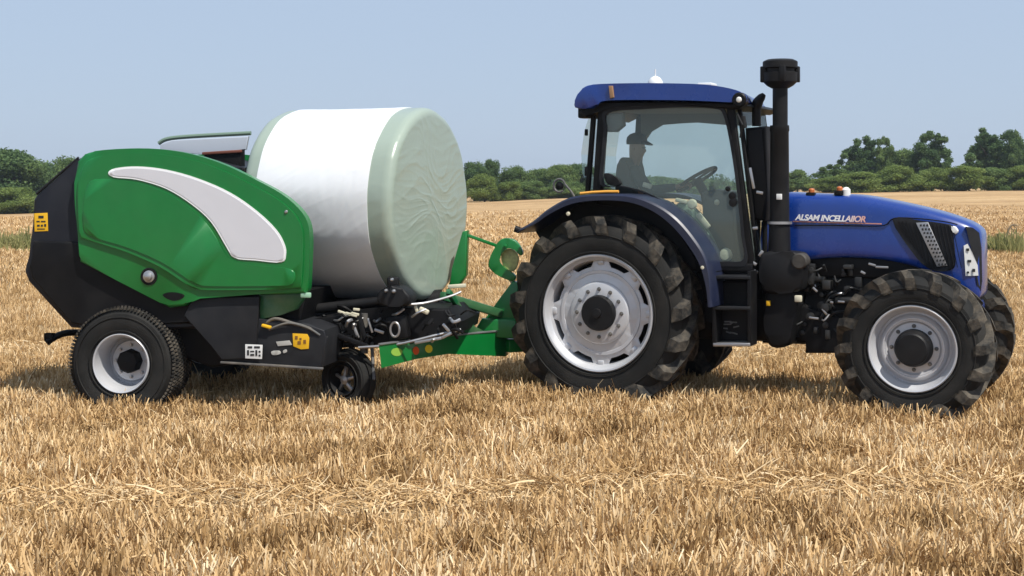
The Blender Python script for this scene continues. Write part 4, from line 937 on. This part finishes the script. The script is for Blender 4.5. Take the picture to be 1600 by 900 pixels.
# lower frame under the panel
b = MB(); b.slab(O([(300, 466), (405, 463), (404, 480), (398, 560), (346, 563), (330, 540), (287, 494)], .06), .06, .1, .012); b.build('frame_plate', PLATE, BA)
b = MB(); b.slab(O([(230, 455), (480, 455), (470, 500), (430, 560), (330, 575), (290, 560), (230, 500)], .3), .3, W_ - .3, .03); b.build('baling_chamber_floor', BLACK, BA)
b = MB(); b.slab(O([(404, 460), (480, 458), (462, 484), (440, 492), (406, 500)], .12), .12, .2, .01); b.build('lower_green_panel', DGREEN, BA)
b = MB(); b.slab(O([(380, 505), (405, 498), (480, 506), (507, 516), (510, 530), (503, 574), (430, 571), (345, 566), (346, 560), (372, 560)], .10), .10, .75, .015); cp = b.build('control_box', PLATE, BA)
b = MB(); b.beam(T(345, 566, .08), T(505, 576, .08), .04, .022, .006); b.build('lower_rail', GREYM, BA)
b = MB(); b.slab(O([(383, 538), (410, 539), (409, 561), (383, 560)], .05), .052, .058, .001)
p5 = b.build('white_label', WHITE, BA)
b = MB()
for (x_, y_, w_, h_) in ((387, 541, 7, 3), (397, 541, 9, 3), (386, 547, 3, 8), (391, 548, 6, 2), (391, 553, 6, 3), (399, 547, 3, 9), (404, 548, 3, 3), (404, 554, 3, 3)): b.slab(O([(x_, y_), (x_ + w_, y_), (x_ + w_, y_ + h_), (x_, y_ + h_)], .048), .048, .0515, 0)
b.build('label_print', INK, p5)
b = MB(); b.slab(O([(457, 521), (480, 522), (483, 528), (482, 545), (470, 546), (458, 541)], .09), .092, .098, .001); yl = b.build('yellow_label', YELLOW, BA)
b = MB()
for (x_, y_, w_, h_) in ((461, 525, 4, 5), (468, 528, 3, 3), (465, 533, 5, 5), (474, 531, 4, 6)): b.slab(O([(x_, y_), (x_ + w_, y_), (x_ + w_, y_ + h_), (x_, y_ + h_)], .088), .088, .0915, 0)
b.build('label_print', mat('brown_print', (.2, .09, .02), .6), yl)
b = MB(); b.slab(O([(431, 534), (452, 532), (456, 539), (434, 541)], .09), .092, .098, .001); b.slab(O(catmull([(424, 549), (436, 548), (438, 553), (426, 555)], 3), .09), .092, .098, .001); b.slab(O(catmull([(442, 548), (447, 546), (448, 550), (443, 552)], 3), .09), .092, .098, .001); b.build_each('small_sticker', mat('grey_sticker', (.4, .39, .36), .5), BA)
b = MB(); b.tube(catmull([T(412, 508, .12), T(430, 498, .1), T(460, 506, .1), T(495, 515, .12), T(510, 528, .14)], 5, False), .016, 8); b.tube(catmull([T(420, 515, .08), T(450, 505, .07), T(480, 512, .08), T(500, 524, .1)], 5, False), .012, 8); b.tube(catmull([T(375, 470, .1), T(395, 476, .08), T(402, 490, .08)], 5, False), .012, 8); b.build_each('hydraulic_hose', GREYM, BA)
b = MB(); b.beam(T(409, 508, .07), T(424, 512, .07), .04, .03, .01); b.build('yellow_valve', YELLOW, BA)
b = MB(); p = T(478, 462, .05); b.box(Vector(p) - Vector((.05, .02, .02)), Vector(p) + Vector((.05, .02, .03)), .01); b.build('panel_catch', mat('pale_green_catch', (.3, .5, .35), .4), BA)
b = MB(); b.tube(catmull([T(135, 520, 1.2), T(105, 520, 1.1), T(85, 527, 1.05), T(73, 536, 1.0)], 4, False), .035, 8); b.box(Vector(T(85, 530, 1.05)), Vector(T(70, 522, 1.0)), .01); b.build('rear_tow_hook', BLACK, BA)
# caster wheel and fork
cw = T(534, 590, .62); e = wheel(BA, (cw[0], cw[1], .29), R(-24), 'small', 'caster_wheel')
b = MB(); b.beam((cw[0] - .02, cw[1] + .26, .3), (cw[0] + .05, cw[1] + .28, .72), .05, .08); b.beam((cw[0] + .05, cw[1] + .0, .70), (cw[0] + .05, cw[1] + .3, .70), .05, .06)
b.beam((cw[0] + .28, cw[1] + .1, .66), (cw[0] + .33, cw[1] - .02, .30), .03, .05); b.tube([(cw[0] + .2, cw[1] + .1, .55), (cw[0] + .2, cw[1] + .1, .95)], .04, 12); b.build('caster_fork', GREYM, BA)
# wrapping table: frame, rollers, ring
b = MB()
b.slab(O([(470, 500), (560, 484), (600, 480), (700, 482), (716, 505), (712, 524), (640, 538), (560, 543), (512, 545), (505, 520)], .7), .72, 1.9, .03); b.build('table_frame', BLACK, BA)
for (x0, y0, x1, y1, d_, rr) in ((430, 490, 600, 470, .8, .05), (455, 496, 640, 482, .9, .10), (470, 480, 690, 470, 1.55, .12)):
    b = MB(); b.tube([T(x0, y0, d_), T(x1, y1, d_)], rr, 20); b.build('table_roller', EXH, BA)
b = MB(); b.beam(T(470, 505, .6), T(560, 495, .6), .06, .07); b.beam(T(505, 515, .5), T(575, 542, .55), .05, .05); b.beam(T(560, 490, .6), T(575, 545, .6), .05, .05)
b.beam(T(620, 492, .62), T(626, 530, .62), .2, .18, .03); b.beam(T(660, 490, .8), T(700, 520, .8), .1, .1, .02); b.build_each('table_support', BLACK, BA)
r = random.Random(4); b = MB(); b2 = MB()
for i in range(46):
    px = r.uniform(500, 730); py = r.uniform(488, 535); p = Vector(T(px, py, r.uniform(.55, .7))); q_ = p + Vector((r.uniform(-.15, .15), 0, r.uniform(-.08, .08))); (b if r.random() < .7 else b2).tube(catmull([p, (p + q_) / 2 + Vector((0, -.04, r.uniform(-.04, .04))), q_], 4, False), r.uniform(.008, .018), 7)
b.build_each('table_hose', BLACK, BA)
for (x0, y0, x1, y1) in ((575, 497, 582, 520), (553, 510, 560, 528), (692, 506, 702, 518), (585, 515, 600, 520), (648, 536, 690, 528), (690, 528, 706, 520)): b2.beam(T(x0, y0, .56), T(x1, y1, .56), .02, .03, .006)
b2.build_each('bright_fitting', STEEL, BA)
b = MB()
for (x0, y0, x1, y1) in ((528, 486, 540, 490), (540, 494, 552, 489), (549, 489, 561, 492), (552, 483, 562, 484), (540, 489, 558, 494)): b.beam(T(x0, y0, .54), T(x1, y1, .54), .02, .025, .005)
b.beam(T(649, 478, .6), T(653, 490, .6), .03, .03); b.beam(T(655, 482, .6), T(670, 489, .6), .04, .05, .015); b.build_each('cream_coupling', CREAM, BA)
b = MB(); c_ = Vector(T(617, 515, .5)); b.tube([c_ + Vector((.045 * math.cos(a), 0, .07 * math.sin(a))) for a in [2 * math.pi * k / 20 for k in range(21)]], .012, 6, cap=False); b.build('ring_hook', STEEL, BA)
b = MB(); b.tube(catmull([T(560, 543, .52), T(620, 538, .55), T(680, 524, .62), T(720, 515, .7)], 5, False), .014, 8); b.tube(catmull([T(618, 476, .5), T(660, 474, .6), T(700, 464, .8), T(720, 456, .9)], 5, False), .013, 8); b.build('silver_guard_rail', STEEL, BA)
# film clamp in front of the bale
b = MB(); b.slab(O(catmull([(592, 455), (606, 448), (622, 448), (640, 462), (636, 478), (596, 478), (588, 468)], 3), .45), .45, .75, .03, both=True); b.box(T(604, 452, .5), Vector(T(622, 433, .5)) + Vector((0, .1, 0)), .02); b.build('film_clamp', EXH, BA)
b = MB()
for (x_, y_, r_) in ((613, 437, .018), (604, 454, .018), (616, 455, .02)): b.lathe([(0, r_), (-.03, r_), (-.045, r_ * .5), (-.047, .001)], 12, c=T(x_, y_, .44))
b.build_each('chrome_knob', STEEL, BA)
# green drawbar and arms (world frame of the baler)
b = MB()
db0 = [(592, 540), (650, 532), (700, 526), (790, 518)]; db1 = [(790, 557), (700, 553), (650, 561), (596, 575)]
def slantO(pts, d_of): return [T(x_, y_, d_of(x_)) for x_, y_ in pts]
dd = lambda x_: .30 + (x_ - 592) / 198 * 1.75
P_ = slantO(db0 + db1, dd); n = len(P_)
Q_ = [(p[0] + .0, p[1] + .16, p[2]) for p in P_]
b.add(P_ + Q_, [tuple(range(n)), tuple(range(n, 2 * n))[::-1]] + [(i, (i + 1) % n, n + (i + 1) % n, n + i) for i in range(n)])
p = T(790, 540, dd(790)); q_ = Vector(p) + Vector((.35, .25, 0)); b.beam(p, q_, .16, .14, .02)
dbar = b.build('drawbar', GREEN, BA)
b = MB(); P2 = slantO(db0, dd)
b.tube([Vector(p) + Vector((0, -.005, .012)) for p in P2], .012, 6); b.build('drawbar_top_rail', STEEL, dbar)
for (x_, y_, w_, m_, nm) in ((650, 548, 10, mat('orange_red_label', (.75, .10, .01), .5), 'orange_label'), (670, 545, 12, mat('yellow_round_label', (.9, .72, .02), .5), 'yellow_sign'), (620, 550, 18, mat('olive_label', (.25, .45, .06), .6), 'olive_label')):
    b = MB(); P_ = [T(x_ + w_ / 2 * math.cos(a), y_ + 6.5 * math.sin(a), dd(x_ + w_ / 2 * math.cos(a)) - .008) for a in [k * math.pi / 6 for k in range(12)]]; b.add(P_, [tuple(range(12))]); b.build(nm, m_, dbar)
b = MB(); b.slab(O([(752, 520), (756, 500), (778, 470), (800, 440), (812, 442), (806, 480), (806, 525)], 2.0), 2.0, 2.15, .02)
b.slab(O([(736, 525), (752, 498), (806, 500), (806, 530)], 1.9), 1.92, 2.0, .015); b.build('hitch_frame', GREEN, BA)
b = MB(); d_ = 1.35
b.beam(T(690, 462, d_), T(782, 490, 2.0), .08, .09, .015); b.beam(T(690, 495, 1.1), T(750, 523, 1.8), .08, .10, .015); b.beam(T(700, 455, 1.0), T(740, 516, 1.7), .05, .06, .01); b.build_each('support_arm', DGREEN, BA)
b = MB(); b.slab(O([(722, 362), (730, 360), (728, 430), (718, 446), (700, 452), (706, 420), (716, 385)], 1.8), 1.8, 1.92, .02); b.beam(T(726, 366, 1.85), T(776, 384, 2.05), .03, .035, .008); b.build('wrapper_post', GREEN, BA)
b = MB(); hk = catmull([(790, 372), (806, 376), (817, 393), (813, 399), (801, 387), (790, 388), (781, 401), (781, 411), (791, 420), (806, 431), (801, 439), (780, 431), (766, 420), (764, 408), (773, 388), (781, 376)], 3)
b.slab(O(hk, 2.05), 2.02, 2.10, .012); b.lathe([(2.01, .02), (1.99, .018), (1.985, .001)], 10, c=(T(790, 384, 2.02)[0], 0, T(790, 384, 2.02)[2])); b.build('film_arm_hook', GREEN, BA)
b = MB(); b.slab(O(catmull([(784, 393), (800, 389), (810, 402), (806, 420), (797, 424), (785, 413)], 3), 2.1), 2.10, 2.14, .01); b.build('hook_back_plate', mat('yellow_green', (.52, .50, .20), .5, noise=.25, nscale=20), BA)  # yellow-green plate set behind the opening of the hook
b = MB(); b.beam(T(700, 448, 1.6), T(728, 446, 1.6), .04, .04); b.beam(T(796, 434, 2.1), T(806, 446, 2.1), .04, .05); b.build_each('tan_pin', CREAM, BA)
# rail and twine box on top behind the green panel
b = MB(); b.tube(catmull([T(248, 224, 1.1), T(262, 217, 1.1), T(300, 213, 1.1), T(392, 208, 1.1)], 5, False), .022, 8); b.build('top_rail', mat('grey_green_rail', (.15, .22, .17), .5), BA)
b = MB(); b.slab(O([(250, 226), (268, 219), (388, 213), (384, 234), (330, 240), (250, 240)], 1.3), 1.3, 1.34, .01); b.build('top_cover', mat('pale_grey_cover', (.42, .46, .53), .4), BA)
b = MB(); b.slab(O([(318, 240), (376, 234), (376, 262), (318, 262)], 1.15), 1.15, 1.28, .02); b.slab(O([(300, 262), (384, 262), (384, 300), (300, 300)], 1.0), 1.0, 1.9, .02); b.build('net_roll_box', BLACK, BA)
b = MB(); b.beam(T(316, 240, 1.14), T(378, 236, 1.14), .03, .03); b.build('box_rim', mat('rust_red', (.16, .05, .03), .6), BA)

# ================================================================== BALE
cy = math.cos(R(21)); sy = math.sin(R(21)); LB = 1.70; RB = 1.01
pr_ = Vector(((675 - 800) * 15.0 / F, 15.0, CH - (319 - HY) * 15.0 / F)); pc = pr_ - Vector((cy, -sy, 0)) * (LB / 2)
BL = empty('wrapped_bale', (pc.x, pc.y, pc.z - RB), -R(21))
tag(BL, 'large round bale in pale green film with a wide white band, on the table', 'bale')
from mathutils import noise as mn_
def crease(u, v):
    wx = 1.2 * mn_.noise(Vector((u * 1.3, v * 1.3, 3))); o_ = 0
    for k_, (fa, fb, am) in enumerate(((1.1, 3.6, 1), (3.4, 1.6, .45), (2.2, 7.5, .7), (1.2, 13, .35))):
        o_ += am * (1 - abs(mn_.noise(Vector((u * fa + wx, v * fb + wx * 1.6, 7.3 * k_))))) ** 9
    return o_
def bale_part(name, prof, mt, n=420, wr=.0):
    vs_ = []; fs = []; r = np.random.default_rng(2)
    for (x_, rr) in prof:
        for k in range(n):
            a = 2 * math.pi * k / n; endf = 1 if rr < RB - .002 else 0
            fold = wr * endf * crease(rr * math.cos(a), rr * math.sin(a)) * min(1, (1 - rr) * 12)
            rad = rr * (1 + .004 * math.sin(7 * a + 3 * x_) + .003 * math.sin(13 * a)) + (.0022 * crease(x_ * 1.2, a * 1.1 + x_ * .8) if rr > .98 else 0)
            vs_.append((x_ + fold * (1 if x_ > 0 else -1), rad * math.cos(a), RB + rad * math.sin(a)))
    for i in range(len(prof) - 1):
        for k in range(n): k2 = (k + 1) % n; fs.append((i * n + k, i * n + k2, (i + 1) * n + k2, (i + 1) * n + k))
    b = MB(); b.add(vs_, fs); return b.build(name, mt, BL, ang=60)
h = LB / 2; endp = [(h + .012, .001)] + [(h + .012 - .012 * (r_ / .9) ** 2, r_) for r_ in np.linspace(.03, .92, 62)] + [(h - .006, .945), (h - .016, .965), (h - .032, .982), (h - .055, .993), (h - .085, 1.0)]
prof = endp + [(x_, 1.0) for x_ in np.linspace(h - .11, -h + .11, 40)] + [(-x_, r_) for x_, r_ in endp[::-1]]
bale_part('green_film', prof, FILM, wr=.0026)
bale_part('white_band', [(h - .25, .998), (h - .25, 1.006)] + [(x_, 1.007) for x_ in np.linspace(h - .27, -h + .20, 60)] + [(-h + .18, 1.006), (-h + .18, .998)], NETW)
# ------------------------------------------------------------------ summer haze
hm = bpy.data.materials.new('haze'); hm.use_nodes = True; t = hm.node_tree; t.nodes.clear(); o_ = t.nodes.new('ShaderNodeOutputMaterial'); pv = t.nodes.new('ShaderNodeVolumePrincipled')
pv.inputs['Color'].default_value = (.78, .86, .97, 1); pv.inputs['Density'].default_value = .00025; pv.inputs['Anisotropy'].default_value = .2; t.links.new(pv.outputs[0], o_.inputs['Volume'])
b = MB(); b.box((-450, -45, -3.2), (450, 2600, 16), 0); tag(b.build('haze', hm), 'thin pale summer haze over the field', 'haze', kind='stuff')
